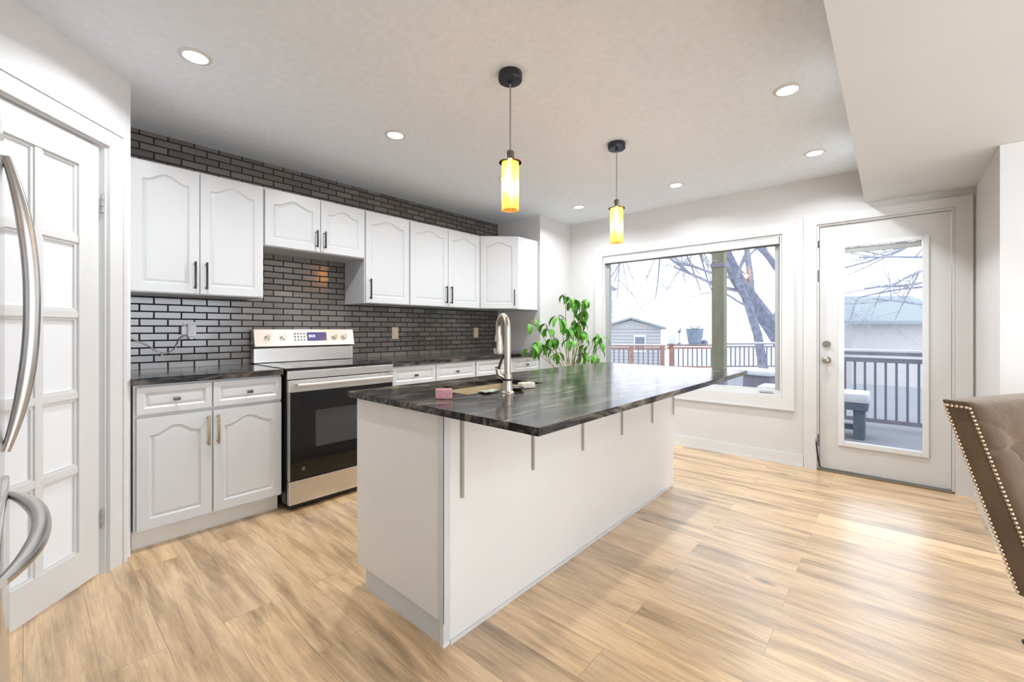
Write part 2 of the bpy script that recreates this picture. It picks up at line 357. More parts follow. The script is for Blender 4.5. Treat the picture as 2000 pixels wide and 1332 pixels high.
# local +y after rotation points to (+sin, -cos) side = towards the camera side
def W(): m = MB(); m.T = DD; return m
PD0, PD1, PDZ = .165, .80, 2.075
m_ = W(); m_.box(0, -.10, 0, PD0-.012, 0, H); m_.box(PD1+.012, -.10, 0, 1.02, 0, H); m_.box(PD0-.012, -.10, PDZ+.012, PD1+.012, 0, H)
struct('wall_pantry', m_, PWALL, 'white diagonal wall around the pantry door')
struct('wall_pantry_side', MB().prism([(.36,2.99),(.36,YK-.002),(.25,YK-.002),(.25,2.92)], 0, H, 'z'), PWALL)
m_ = W(); m_.box(.062, .001, 0, PD0-.012, .016, PDZ+.10); m_.box(.055, .001, 0, .075, .022, PDZ+.107)
m_.box(PD1+.012, .001, 0, PD1+.11, .016, PDZ+.10); m_.box(PD0-.0119, .001, PDZ+.012, PD1+.0119, .016, PDZ+.10)
m_.box(.0751, .001, PDZ+.0871, PD1+.11, .022, PDZ+.107)
struct('trim_1', m_, TRIM, 'white casing around the pantry door')
m_ = W(); m_.box(PD0-.012, -.10, 0, PD0-.001, 0, PDZ+.012); m_.box(PD1+.001, -.10, 0, PD1+.012, 0, PDZ+.012); m_.box(PD0-.001, -.10, PDZ+.003, PD1+.001, 0, PDZ+.012)
m_.box(PD0-.001, -.09, 0, PD0+.01, -.062, PDZ+.003)
struct('trim_2', m_, TRIM, 'white jamb inside the pantry doorway')
# pantry door: 2 x 5 panel lights
d0, d1, dz0, dz1 = PD0+.020, PD1-.002, .012, PDZ-.004
m_ = W(); yb, yf = -.052, -.012
cols = [(d0+.105, d0+.275), (d0+.305, d0+.475)]; rows = [(.165,.535),(.565,.875),(.905,1.243),(1.273,1.587),(1.617,1.948)]
m_.box(d0, yb, dz0, cols[0][0], yf, dz1); m_.box(cols[1][1], yb, dz0, d1, yf, dz1)
m_.box(cols[0][0], yb, dz0, cols[1][1], yf, rows[0][0]); m_.box(cols[0][0], yb, rows[-1][1], cols[1][1], yf, dz1)
door2 = struct('door_2', m_, TRIM, 'white pantry door with ten panels in a grid')
m_ = W(); m_.box(cols[0][1], yb+.006, rows[0][0], cols[1][0], yf-.004, rows[-1][1])
for i in range(4):
    for c_ in cols: m_.box(c_[0], yb+.006, rows[i][1], c_[1], yf-.0045, rows[i+1][0])
for c_ in cols:
    for r_ in rows:
        a0, a1, b0, b1 = c_[0], c_[1], r_[0], r_[1]; g = .012
        for bx in ((a0,b0,a1,b0+g),(a0,b1-g,a1,b1),(a0,b0+g,a0+g,b1-g),(a1-g,b0+g,a1,b1-g)):
            m_.box(bx[0], yb+.01, bx[1], bx[2], yf-.010, bx[3])
m_.build('muntin_grid', TRIM, door2)
m_ = W()
for c_ in cols:
    for r_ in rows: m_.box(c_[0]+.001, -.036, r_[0]+.001, c_[1]-.001, -.030, r_[1]-.001)
m_.build('panel', M('frosted_white_pane', (.84,.85,.87,1), .3), door2)
for hz in (1.80, .27):
    m_ = W(); m_.cyl((PD0+.009, -.004, hz-.045), (PD0+.009, -.004, hz+.045), .006, 10)
    for k in range(3): m_.cyl((PD0+.009, -.004, hz-.045+k*.032), (PD0+.009, -.004, hz-.03+k*.032), .0085, 10)
    m_.box(PD0+.001, -.008, hz-.035, PD0+.016, -.006, hz+.035)
    m_.build('hinge', M('hinge_nickel', (.42,.42,.40,1), .4, metal=.5), door2, True)

# baseboards
mb = MB(); mb.box(XW-.014, .565, 0, XW-.001, 2.958, .10); mb.box(XW-.019, .565, 0, XW-.0141, 2.958, .018)
struct('baseboard_window', mb, TRIM, 'white baseboard under the window')
mb = MB(); mb.box(3.56, -.4455, 0, XW-.015, -.433, .10); mb.box(3.534, -3.7, 0, 3.5475, -.433, .10)
struct('baseboard_right', mb, TRIM, 'white baseboard on the right wall corner')
mb = MB(); mb.box(3.86, 2.946, 0, XW-.02, 2.959, .10)
struct('baseboard_alcove', mb, TRIM)

# ------------------------------------------------------------------ window
cz0, cz1, cy0, cy1 = .488, 2.137, .632, 2.60
mb = MB()
mb.box(XW-.02, cy0, cz0, XW-.001, WY0-.001, cz1); mb.box(XW-.02, WY1+.001, cz0, XW-.001, cy1, cz1)
mb.box(XW-.02, WY0-.001, WZ1+.001, XW-.001, WY1+.001, cz1); mb.box(XW-.02, WY0-.001, cz0, XW-.001, WY1+.001, WZ0-.001)
mb.box(XW-.026, cy0-.004, cz0-.012, XW-.0201, cy1+.004, cz0+.004)
win = struct('window_1', mb, TRIM, 'wide white framed window onto the snowy deck')
mb = MB(); xg0, xg1 = XW+.03, XW+.10
mb.box(xg0-.03, WY0+.001, WZ0+.001, xg1, WY0+.02, WZ1-.001); mb.box(xg0-.03, WY1-.02, WZ0+.001, xg1, WY1-.001, WZ1-.001)
mb.box(xg0-.03, WY0+.02, WZ0+.001, xg1, WY1-.02, WZ0+.022); mb.box(xg0-.03, WY0+.02, WZ1-.02, xg1, WY1-.02, WZ1-.001)
mb.build('jamb', TRIM, win)
mb = MB()
mb.box(xg0, WY0+.021, WZ0+.023, xg1-.02, WY1-.021, WZ0+.058); mb.box(xg0, WY0+.021, WZ1-.075, xg1-.02, WY1-.021, WZ1-.021)
mb.build('sash', TRIM, win)
mb = MB(); mb.box(xg0, WY0+.0205, WZ0+.059, xg1-.02, WY0+.062, WZ1-.076); mb.box(xg0, WY1-.062, WZ0+.059, xg1-.02, WY1-.0205, WZ1-.076)
mb.build('side_frame', VINYL, win)
MB().box(xg0+.02, WY0+.062, WZ0+.058, xg0+.026, WY1-.062, WZ1-.075).build('pane', PANE, win)
mb = MB(); mb.box(XW+.008, .80, WZ0+.023, XW+.03, .90, WZ0+.040, .004); mb.cyl((XW+.012,.85,WZ0+.03), (XW-.004,.90,WZ0+.035), .006, 10)
mb.build('crank', M('grey_crank', (.35,.36,.36,1), .5), win, True)
# roller blind cassette
rb = empty('roller_blind', (XW-.004, (WY0+WY1)/2, WZ1-.085)); tag(rb, 'white rolled-up blind cassette across the top of the window', 'blind')
hw = (WY1-WY0)/2-.025
MB().box(-.012, -hw, .0, .032, hw, .06, .006).build('cassette', TRIM, rb)
MB().box(-.008, -hw+.01, -.014, .022, hw-.01, -.001, .003).build('bottom_bar', DARKGREY, rb)

# ------------------------------------------------------------------ back door
mb = MB()
mb.box(XW-.02, DY1, 0, XW-.001, DY1+.092, DZ1+.07); mb.box(XW-.02, DY0-.088, 0, XW-.001, DY0, DZ1+.07); mb.box(XW-.02, DY0, DZ1, XW-.001, DY1, DZ1+.07)
struct('trim_3', mb, TRIM, 'white casing around the glazed back door')
mb = MB(); mb.box(XW, DY1-.014, .012, XW+.119, DY1-.001, DZ1-.001); mb.box(XW, DY0+.001, .012, XW+.119, DY0+.014, DZ1-.001); mb.box(XW, DY0+.014, DZ1-.016, XW+.119, DY1-.014, DZ1-.001)
struct('trim_4', mb, TRIM, 'white jamb of the back door')
struct('trim_5', MB().box(XW-.02, DY0+.001, .0005, XW+.13, DY1-.001, .011), M('door_threshold', (.22,.18,.13,1), .5, metal=.3), 'metal threshold under the back door')
gy0, gy1, gz0, gz1 = -.188, .300, .262, 1.868
a0, a1 = DY0+.018, DY1-.018; xd = XW+.022
mb = MB()
mb.box(xd, a0, .025, xd+.045, gy0, DZ1-.02); mb.box(xd, gy1, .025, xd+.045, a1, DZ1-.02)
mb.box(xd, gy0, .025, xd+.045, gy1, gz0); mb.box(xd, gy0, gz1, xd+.045, gy1, DZ1-.02)
d1o = struct('door_1', mb, TRIM, 'white back door with one tall glass light')
mb = MB(); t_ = .036
for (y0, y1, z0, z1) in ((gy0-.024, gy0+.012, gz0-.036, gz1+.03), (gy1-.012, gy1+.028, gz0-.036, gz1+.03), (gy0+.012, gy1-.012, gz0-.036, gz0+.004), (gy0+.012, gy1-.012, gz1-.004, gz1+.03)):
    mb.box(xd-.014, y0, z0, xd-.0005, y1, z1, .004)
mb.build('glazing_bead', M('door_bead', (.80,.81,.83,1), .4), d1o)
MB().box(xd+.018, gy0, gz0, xd+.024, gy1, gz1).build('pane', PANE, d1o)
MB().box(xd+.004, gy0+.014, gz1-.052, xd+.016, gy1-.014, gz1-.008, .003).build('blind_header', VINYL, d1o)
for hz, nm in ((1.065,'deadbolt'), (.93,'door_knob')):
    m_ = MB(); y_ = .405
    if nm == 'deadbolt':
        m_.cyl((xd-.001, y_, hz), (xd-.016, y_, hz), .028, 20); m_.cyl((xd-.016, y_, hz), (xd-.026, y_, hz), .014, 16)
    else:
        m_.cyl((xd-.001, y_, hz), (xd-.009, y_, hz), .03, 20); m_.cyl((xd-.009, y_, hz), (xd-.038, y_, hz), .011, 14)
        m_.tube([(xd-.038, y_, hz), (xd-.046, y_, hz), (xd-.058, y_, hz), (xd-.066, y_, hz)], [.016, .026, .027, .016], 18)
    m_.build(nm, M('satin_nickel_'+nm, (.42,.39,.34,1), .3, metal=1), d1o, True)
for hz in (1.64, .25, 1.9):
    m_ = MB(); m_.box(XW-.004, DY1-.013, hz-.05, XW+.02, DY1-.006, hz+.05) if hz < 1.8 else m_.box(XW-.006, DY1-.016, hz-.02, XW+.012, DY1-.006, hz+.04)
    m_.build('strike_plate', DARKGREY, d1o)
m_ = MB(); m_.tube([(XW-.012, .478, .34), (XW-.016, .474, .22), (XW-.022, .462, .12), (XW-.026, .452, .06), (XW-.026, .448, .03)], .006, 8)
tag(m_.build('door_cord', BLACK, None, True), 'thin black cord hanging at the foot of the back door frame', 'cord')

# ------------------------------------------------------------------ cabinet fronts
def arch_outline(x0, x1, z0, zs, A, n=18):
    pts = [(x0, z0), (x1, z0)]
    xc, hw_ = (x0+x1)/2, (x1-x0)/2
    for i in range(n+1):
        x = x1 + (x0-x1)*i/n; s_ = abs((x-xc)/hw_); s_ = min(1, s_/.88)
        pts.append((x, zs + A*.5*(1+math.cos(PI*s_))))
    return pts
def door_front(name, x0, x1, z0, z1, parent, arch=True, yf=0.0, th=.019, mat=None):
    """slab front whose face is at y = yf - th"""
    w_, h_ = x1-x0, z1-z0; st = min(.052, w_*.2); A = min(.045, w_*.13) if arch else 0
    m = MB(); bm = m.bm
    m.box(x0, yf-th+.009, z0, x1, yf, z1)
    if not arch: st = min(.03, h_*.22)
    zt = z1-st-(A if arch else 0)
    inner = arch_outline(x0+st, x1-st, z0+st, zt, A)
    outer = [(x0, z0), (x1, z0)]
    for i, (x, z) in enumerate(inner[2:]):
        k = i/(len(inner)-3); outer.append((x1+(x0-x1)*k, z1))
    yA, yB = yf-th, yf-th+.009
    def ring(pts, y): return [bm.verts.new((p[0], y, p[1])) for p in pts]
    n = len(inner)
    oF, iF, oB = ring(outer, yA), ring(inner, yA), ring(outer, yB)
    ins = [( (p[0]-(x0+x1)/2)*(1-.010/(w_/2-st)) + (x0+x1)/2, (p[1]-(z0+z1)/2)*(1-.010/(h_/2-st)) + (z0+z1)/2) for p in inner]
    iB = ring(ins, yB-.0005)
    k2 = .024
    raised = [( (p[0]-(x0+x1)/2)*(1-k2/(w_/2-st)) + (x0+x1)/2, (p[1]-(z0+z1)/2)*(1-k2/(h_/2-st)) + (z0+z1)/2) for p in inner]
    rF = ring(raised, yB-.0045)
    for i in range(n):
        j = (i+1) % n
        bm.faces.new((oF[i], oF[j], iF[j], iF[i])); bm.faces.new((oF[j], oF[i], oB[i], oB[j])); bm.faces.new((iF[i], iF[j], iB[j], iB[i])); bm.faces.new((iB[i], iB[j], rF[j], rF[i]))
    bm.faces.new(rF)
    return m.build(name, mat or WHITE, parent)
def bar_pull(x, z0, z1, parent, y=-.019, mat=None):
    m = MB(); m.box(x-.0055, y-.034, z0, x+.0055, y-.024, z1, .002)
    for z in (z0+.012, z1-.012): m.cyl((x, y-.0005, z), (x, y-.026, z), .0045, 10)
    return m.build('handle', mat or BLACK, parent, True)
def knob(x, z, parent, y=-.019):
    m = MB(); m.cyl((x, y-.0005, z), (x, y-.016, z), .006, 12); m.box(x-.016, y-.027, z-.009, x+.016, y-.016, z+.009, .003)
    return m.build('knob', DARKGREY, parent, True)
def wall_cabinet(loc, rz, w_, z0, z1, depth, splits, handles, label, name='wall_cabinet', side=False):
    r = empty(name, (loc[0], loc[1], z0), rz); tag(r, label, 'cabinet', 'white wall cabinets'); h_ = z1-z0
    MB().box(0, .001, 0, w_, depth, h_).build('body', WHITE, r)
    xs = [0]+splits+[w_]
    for i in range(len(xs)-1):
        d_ = door_front('door', xs[i]+.0025+(.0 if i else .004), xs[i+1]-.0025-(0 if i < len(xs)-2 else .004), .006, h_-.012, r)
        hx = handles[i]; hl = .17 if h_ > .5 else .13
        bar_pull(hx, .035, .035+hl, d_)
    return r
UZ0, UZ1, YU = 1.408, 2.187, 3.285
dep = YK-YU-.003
wall_cabinet((.387, YU), 0, 1.100-.387-.001, UZ0, UZ1, dep, [.340], [.312, .372], 'white double door wall cabinet nearest the pantry door, left of the range')
wall_cabinet((1.100, YU), 0, .769, 1.775, UZ1, dep, [.396], [.362, .424], 'short white double door wall cabinet over the range')
wall_cabinet((1.870, YU), 0, .441, UZ0, UZ1, dep, [], [.040], 'narrow single door white wall cabinet just right of the range')
wall_cabinet((2.312, YU), 0, .895, UZ0, UZ1, dep, [.452], [.420, .482], 'white double door wall cabinet above the beige outlet')
# diagonal corner cabinet
cc = empty('wall_cabinet', (3.210, YU, UZ0)); tag(cc, 'angled white corner wall cabinet at the end of the row', 'cabinet', 'white wall cabinets')
MB().prism([(0, .002), (.300, -.290), (.637, -.290), (.637, .327), (0, .327)], 0, UZ1-UZ0, 'z').build('body', WHITE, cc)
g = empty('tmp'); L = math.hypot(.300, .292)
dn = door_front('door', .012, L-.012, .006, UZ1-UZ0-.012, cc); dn.location = (-.001, -.001, 0); dn.rotation_euler = (0, 0, math.atan2(-.292, .300))
bar_pull(L-.045, .035, .205, dn)
bpy.data.objects.remove(g)

YF = 2.990
def base_cabinet(x0, w_, splits, drawers, label, gap_top=.893, handle_mat=None):
    r = empty('base_cabinet', (x0, YF, 0)); tag(r, label, 'cabinet', 'white base cabinets')
    MB().box(0, .001, .105, w_, YK-YF-.003, gap_top).build('body', WHITE, r)
    MB().box(.0, .058, .0005, w_, .074, .104).build('toe_kick', M('toe_kick_paint', (.80,.77,.71,1), .5), r)
    xs = [0]+splits+[w_]
    for i in range(len(xs)-1):
        a, b = xs[i]+.004, xs[i+1]-.004
        if i == 0: a += .008
        dr = door_front('drawer', a, b, .735, .880, r, arch=False); knob((a+b)/2, .806, dr)
        d_ = door_front('door', a, b, .118, .715, r)
        hx = (b-.020) if i % 2 == 0 else (a+.020)
        bar_pull(hx, .52, .69, d_, mat=handle_mat)
    return r
base_cabinet(.372, .735, [.352], True, 'white base cabinet with two drawers left of the range', handle_mat=BRASSY)
base_cabinet(1.930, .923, [.447], True, 'white base cabinet just right of the range, mostly behind the island')
base_cabinet(2.854, .992, [.548], True, 'white base cabinet in the far corner behind the faucet')
# wall counters
def counter_edge(m, x0, y0, z0, x1, y1, z1): return m.box(x0, y0, z0, x1, y1, z1, .004)
tag(counter_edge(MB(), .364, 2.955, .894, 1.112, YK-.002, .930).build('countertop', GRAN), 'short black granite countertop left of the range', 'countertop', 'black granite countertops')
tag(counter_edge(MB(), 1.912, 2.955, .894, 3.848, YK-.002, .930).build('countertop', GRAN), 'long black granite countertop right of the range under the wall cabinets', 'countertop', 'black granite countertops')

# ------------------------------------------------------------------ range
rg = empty('electric_range', (1.119, 2.91, 0)); tag(rg, 'stainless electric range with black glass oven door and back control panel', 'stove')
RW = .785
MB().box(.003, .035, .045, RW-.003, .69, .915).build('body', ENAMEL, rg)
for x in (.05, RW-.05):
    for y in (.08, .62): MB().cyl((x, y, 0), (x, y, .0449), .018, 12).build('foot', BLACK, rg, True)
MB().box(-.0, .02, .916, RW, .62, .934, .004).build('cooktop', M('black_ceramic_cooktop', (.012,.012,.013,1), .07, spec=.6), rg)
BURN = M('burner_mark', (.16,.16,.16,1), .4)
for (x, y, r_) in ((.2,.17,.10),(.58,.17,.085),(.2,.45,.08),(.58,.45,.10)):
    MB().lathe([(r_, .9342), (r_, .9346), (r_-.003, .9346), (r_-.003, .9342)], (x, y, 0), 36, closed=True).build('burner_ring', BURN, rg)
MB().box(.0, .002, .862, RW, .0195, .915, .003).build('front_rail', STEELH, rg)
od = MB().box(.004, -.008, .778, RW-.004, .030, .856, .003).build('oven_door', STEELH, rg)
MB().box(.012, -.010, .205, RW-.012, .030, .7775, .003).build('door_glass', GLASSBLK, od)
MB().box(.006, -.006, .203, .0115, .028, .7775).build('door_edge', STEELH, od); MB().box(RW-.0115, -.006, .203, RW-.006, .028, .7775).build('door_edge', STEELH, od)
MB().box(.175, -.0115, .40, RW-.175, -.0102, .645).build('oven_window', OVENWIN, od)
m_ = MB(); m_.lathe([(.0, 0), (.012, 0), (.012, .001), (0, .001)][1:3]+[(.004, .001)], (0,0,0), 20); m_.T = None
o_ = m_.build('badge', M('badge_grey', (.3,.3,.3,1), .3, metal=1), od); o_.location = (.095, -.0102, .27); o_.rotation_euler = (PI/2, 0, 0)
m_ = MB(); m_.tube([(.045, -.052, .826), (RW-.045, -.052, .826)], .013, 14)
for x in (.065, RW-.065): m_.cyl((x, -.0085, .826), (x, -.05, .826), .009, 12)
m_.build('handle', STEELH, od, True)
MB().box(.006, -.006, .045, RW-.006, .030, .198, .003).build('storage_drawer', STEELH, rg)
m_ = MB(); m_.box(.02, .03, .012, RW-.02, .05, .0445); m_.build('toe_panel', BLACK, rg)
bk = MB().box(.0, .625, .9345, RW, .69, 1.045, .004).build('back_guard', STEELH, rg)
cp = MB().prism([(.600,1.060),(.690,1.050),(.690,1.188),(.628,1.188)], 0, RW, 'x').build('control_panel', STEELH, rg)
MB().box(.01, .64, 1.0455, RW-.01, .688, 1.0585).build('vent_gap', BLACK, rg)
# slanted control panel face: from (y .600, z 1.060) to (y .628, z 1.188)
def cpf(x, s): return Vector((x, .600+.028*s, 1.060+.128*s))
nrm = Vector((0, -.128, .028)).normalized()
for x in (.095, .205, .615, .700):
    p = cpf(x, .5); m_ = MB(); m_.cyl(p+nrm*.001, p+nrm*.012, .024, 22); m_.cyl(p+nrm*.012, p+nrm*.032, .019, 22, .017)
    q = p+nrm*.033; m_.box(q.x-.003, q.y-.004, q.z-.017, q.x+.003, q.y+.003, q.z+.017)
    m_.build('knob', M('knob_steel', (.75,.70,.60,1), .2, metal=1), cp, True)
def cp_patch(x0, x1, s0, s1, off, name, mat, par):
    a, b, c_, d_ = (cpf(x0, s0)+nrm*off, cpf(x1, s0)+nrm*off, cpf(x1, s1)+nrm*off, cpf(x0, s1)+nrm*off); n_ = nrm*.0008
    m = MB(); vs = [m.bm.verts.new(v) for v in (a-n_, b-n_, c_-n_, d_-n_, a, b, c_, d_)]
    for f in ((0,3,2,1),(4,5,6,7),(0,1,5,4),(1,2,6,5),(2,3,7,6),(3,0,4,7)): m.bm.faces.new([vs[i] for i in f])
    return m.build(name, mat, par)
ds = cp_patch(.385, .545, .28, .82, .0012, 'display', DISPLAY, cp)
for (x0_, x1_) in ((.40,.412),(.418,.430),(.437,.449)): cp_patch(x0_, x1_, .5, .66, .0024, 'digit', LED, ds)
m_ = None
for i in range(4):
    for j in range(3): cp_patch(.285+i*.024, .298+i*.024, .30+j*.19, .40+j*.19, .0012, 'button', M('button_grey', (.20,.20,.20,1), .4) if (i+j) == 0 else bpy.data.materials['button_grey'], cp)

# ------------------------------------------------------------------ wall outlets, charger, cord
def outlet(x, z, label):
    r = empty('wall_outlet', (x, YK-.0005, z)); tag(r, label, 'outlet', 'beige wall outlets')
    MB().box(-.036, -.006, -.058, .036, -.0005, .058, .002).build('cover_plate', BEIGE, r)
    for s_ in (-.02, .02):
        f = MB().box(-.016, -.008, s_-.013, .016, -.0062, s_+.013, .001).build('socket', M('socket_ivory', (.80,.70,.52,1), .4), r)
        m = MB(); m.box(-.008, -.0088, s_-.005, -.006, -.0081, s_+.006); m.box(.006, -.0088, s_-.005, .008, -.0081, s_+.006); m.build('slot', BLACK, f)
    return r
outlet(2.385, 1.152, 'beige outlet on the tile midway along the right counter')
outlet(3.475, 1.150, 'beige outlet on the tile nearest the far corner')
r = empty('wall_outlet', (.747, YK-.0005, 1.183)); tag(r, 'white outlet on the tile left of the range with plugs in it', 'outlet')
MB().box(-.036, -.006, -.058, .036, -.0005, .058, .002).build('cover_plate', PLASTIC, r)
r = empty('plug_adapter', (.747, YK-.0065, 1.183)); tag(r, 'white charger block plugged in left of the range', 'charger')
MB().box(-.024, -.052, -.045, .024, -.001, .042, .006).build('housing', PLASTIC, r)
MB().box(-.013, -.0535, -.028, .013, -.0521, .030).build('label_face', M('charger_face', (.70,.72,.78,1), .3), r)
MB().box(-.055, -.038, -.030, -.0245, -.006, .028, .005).build('side_plug', PLASTIC, r)
MB().box(-.012, -.034, -.062, .012, -.010, -.0455, .003).build('lower_plug', PLASTIC, r)
WALLBOX = MB().box(.3625, 3.30, 1.216, .385, 3.60, 1.405, .004).build('wall_intercom', M('cream_plastic', (.82,.79,.72,1), .4))
tag(WALLBOX, 'slim cream box on the side wall under the leftmost wall cabinet', 'wall box')
pts = [(.385,3.58,1.20),(.40,3.585,1.16),(.45,3.59,1.125),(.52,3.595,1.085),(.57,3.597,1.045),(.60,3.60,1.035),(.585,3.60,1.01),(.60,3.60,1.03),(.65,3.60,1.045),(.675,3.598,1.09),(.69,3.595,1.125),(.712,3.585,1.145)]
# smooth the cord
def smooth_pts(p, n=6):
    out = []
    P = [Vector(p[0])]+[Vector(q) for q in p]+[Vector(p[-1])]
    for i in range(1, len(P)-2):
        for k in range(n):
            t = k/n; a, b, c_, d_ = P[i-1], P[i], P[i+1], P[i+2]
            out.append(.5*((2*b)+(-a+c_)*t+(2*a-5*b+4*c_-d_)*t*t+(-a+3*b-3*c_+d_)*t**3))
    out.append(P[-1]); return out
tag(MB().tube(smooth_pts(pts), .0035, 8).build('power_cord', M('grey_cord', (.62,.60,.57,1), .5), None, True), 'pale cord looping across the tile from the cream box to the charger', 'cord')

# ------------------------------------------------------------------ refrigerator
fx = -.046; fr = empty('refrigerator', (fx, 1.235, 0)); tag(fr, 'stainless bottom freezer refrigerator at the left edge with bowed handles', 'refrigerator')
MB().box(-.70, .004, .02, -.062, .816, 1.77).build('body', M('fridge_grey_side', (.30,.30,.31,1), .4, metal=.5), fr)
fd = MB().box(-.060, 0, .745, 0, .82, 1.765, .008).build('door', FRIDGE, fr, True)
dr = MB().box(-.060, 0, .055, .010, .82, .738, .008).build('freezer_drawer', FRIDGE, fr, True)
def bow(p0, p1, out, n=22, w0=.010, w1=.0185):
    pts, rs = [], []
    for i in range(n+1):
        t = i/n; s_ = 1-abs(2*t-1)**2.2
        p = Vector(p0).lerp(Vector(p1), t); p.x += out*s_; pts.append(p); rs.append(w0+(w1-w0)*min(1, s_*1.3))
    return pts, rs
pts, rs = bow((.004, .715, .83), (.004, .715, 1.70), .052)
MB().tube(pts, rs, 16).build('handle', STEEL, fd, True)
pts, rs = bow((.012, .06, .695), (.012, .735, .695), .058)
MB().tube(pts, rs, 16).build('handle', STEEL, dr, True)

# ------------------------------------------------------------------ island
IX0, IX1, IY0, IY1, IZ = 1.030, 3.345, 1.245, 1.872, .872
isl = empty('kitchen_island', (IX0, IY0, 0)); tag(isl, 'long white kitchen island base with plain panels', 'island')
w_, d_ = IX1-IX0, IY1-IY0
mb = MB()
sx0, sx1, sy0, sy1 = .27, .83, .155, .47     # well for the sink, island local
mb.box(.02, .02, .10, sx0-.02, d_-.02, IZ-.001); mb.box(sx1+.02, .02, .10, w_-.02, d_-.02, IZ-.001)
mb.box(sx0-.02, .02, .10, sx1+.02, sy0-.02, IZ-.001); mb.box(sx0-.02, sy1+.02, .10, sx1+.02, d_-.02, IZ-.001); mb.box(sx0-.02, sy0-.02, .10, sx1+.02, sy1+.02, .55)
mb.box(.035, .02, .0005, w_-.20, d_-.065, .0995)
mb.build('body', WHITE, isl)
WHP = M('island_panel_paint', (.80,.78,.755,1), .38, noise=.02, nscale=2)
MB().box(.0, .0195, .095, .0195, d_, IZ-.001).build('end_panel', WHP, isl)
MB().box(.006, .006, .0005, .034, d_-.066, .093).build('end_toe_board', WHITE, isl)
m_ = MB(); m_.box(.0, .0, .0005, w_-.06, .0193, IZ-.001); m_.build('long_panel', WHP, isl)
m_ = MB(); m_.box(-.004, -.0045, .02, .030, -.0005, IZ-.001); m_.box(-.0045, -.0045, .095, -.0005, .026, IZ-.001); m_.build('corner_strip', WHITE, isl)
MB().box(.031, -.0065, .0005, w_-.06, -.0005, .016).build('base_shoe', TRIM, isl)
for i in range(4):
    x0_ = .05+i*(w_-.1)/4
    g_ = empty('t'); bpy.data.objects.remove(g_)
    dd_ = door_front('door', x0_+.003, x0_+(w_-.1)/4-.003, .118, .715, isl); dd_.rotation_euler = (0, 0, PI); dd_.location = (w_, d_-.019, 0)
# countertop with a sink cut-out
top_pts = [(1.000, .775), (3.355, .752), (3.355, 1.900), (1.000, 1.900)]
SX0, SX1, SY0, SY1 = IX0+sx0, IX0+sx1, IY0+sy0, IY0+sy1
m_ = MB()
bmv = m_.bm
def quad_prism(pts, z0, z1): m_.prism(pts, z0, z1, 'z')
yl = lambda x: .775+(x-1.0)*(-.023/2.355)
quad_prism([(1.0, .775), (SX0, yl(SX0)), (SX0, 1.9), (1.0, 1.9)], .874, .900)
quad_prism([(SX0, yl(SX0)), (SX1, yl(SX1)), (SX1, SY0), (SX0, SY0)], .874, .900)
quad_prism([(SX0, SY1), (SX1, SY1), (SX1, 1.9), (SX0, 1.9)], .874, .900)
quad_prism([(SX1, yl(SX1)), (3.355, .752), (3.355, 1.9), (SX1, 1.9)], .874, .900)
bmesh.ops.remove_doubles(bmv, verts=bmv.verts, dist=.0001)
inner = [f for f in bmv.faces if False]
ct = m_.build('island_countertop', GRAN); tag(ct, 'polished black streaked granite slab on the island', 'countertop')
# sink
sk = empty('kitchen_sink', ((SX0+SX1)/2, (SY0+SY1)/2, .70)); tag(sk, 'cream undermount sink set in the island top', 'sink')
hx, hy_ = (SX1-SX0)/2+.006, (SY1-SY0)/2+.006
m_ = MB()
m_.box(-hx, -hy_, -.012, hx, hy_, 0); zt = .873-.70
m_.box(-hx, -hy_, 0, hx, -hy_+.010, zt); m_.box(-hx, hy_-.010, 0, hx, hy_, zt); m_.box(-hx, -hy_+.01, 0, -hx+.010, hy_-.01, zt); m_.box(hx-.010, -hy_+.01, 0, hx, hy_-.01, zt)
m_.build('basin', SINKM, sk)
MB().box(-.008, -hy_+.011, .0005, .008, hy_-.011, zt-.035, .004).build('divider', SINKM, sk)
for x in (-.14, .14): MB().lathe([(.042, .001), (.042, .004), (.03, .003), (.012, .002)], (x, 0, 0), 24).build('drain', DARKGREY, sk, True)
# faucet
fc = empty('kitchen_faucet', (1.455, 1.305, .900)); tag(fc, 'brushed nickel gooseneck pull-down faucet on the island', 'faucet')
MB().lathe([(.030, 0), (.030, .004), (.024, .010), (.021, .05), (.021, .085)], (0,0,0), 24).build('base', NICKEL, fc, True)
MB().lathe([(.0215, .056), (.027, .058), (.027, .064), (.0215, .066)], (0,0,0), 24, closed=True).build('collar', BRONZE, fc, True)
dirv = Vector((.055, .115, 0)); dl = dirv.length; du = dirv/dl; R = .057
pts = [Vector((0,0,.085)), Vector((0,0,.16)), Vector((0,0,.24)), Vector((0,0,.30))]
zc = .295
for k in range(0, 13):
    a = PI*k/12; pts.append(du*(R*(1-math.cos(a))) + Vector((0,0,zc+R*math.sin(a))))
pts.append(du*(2*R)+Vector((0,0,.262)))
MB().tube(pts, [.0150]*3+[.0135]*(len(pts)-3), 16).build('spout', NICKEL, fc, True)
hp = du*(2*R)
sh = MB().tube([hp+Vector((0,0,.262)), hp+Vector((0,0,.235)), hp+Vector((0,0,.190)), hp+Vector((0,0,.172))], [.016,.0185,.024,.022], 18).build('spray_head', NICKEL, fc, True)
sd = Vector((-du.y, du.x, 0))*-1; q = hp-Vector((.0,.0,0))
MB().box(q.x-.026, q.y-.006, .200, q.x-.020, q.y+.006, .232, .002).build('spray_button', BRONZE, sh)
MB().tube([(-.012,.010,.070), (-.030,.026,.082), (-.034,.030,.108)], [.012,.013,.010], 12).build('lever_hub', NICKEL, fc, True)
MB().tube([(-.032,.028,.098), (-.020,.026,.135), (-.006,.020,.168)], [.007,.0065,.005], 10).build('lever', BRONZE, fc, True)
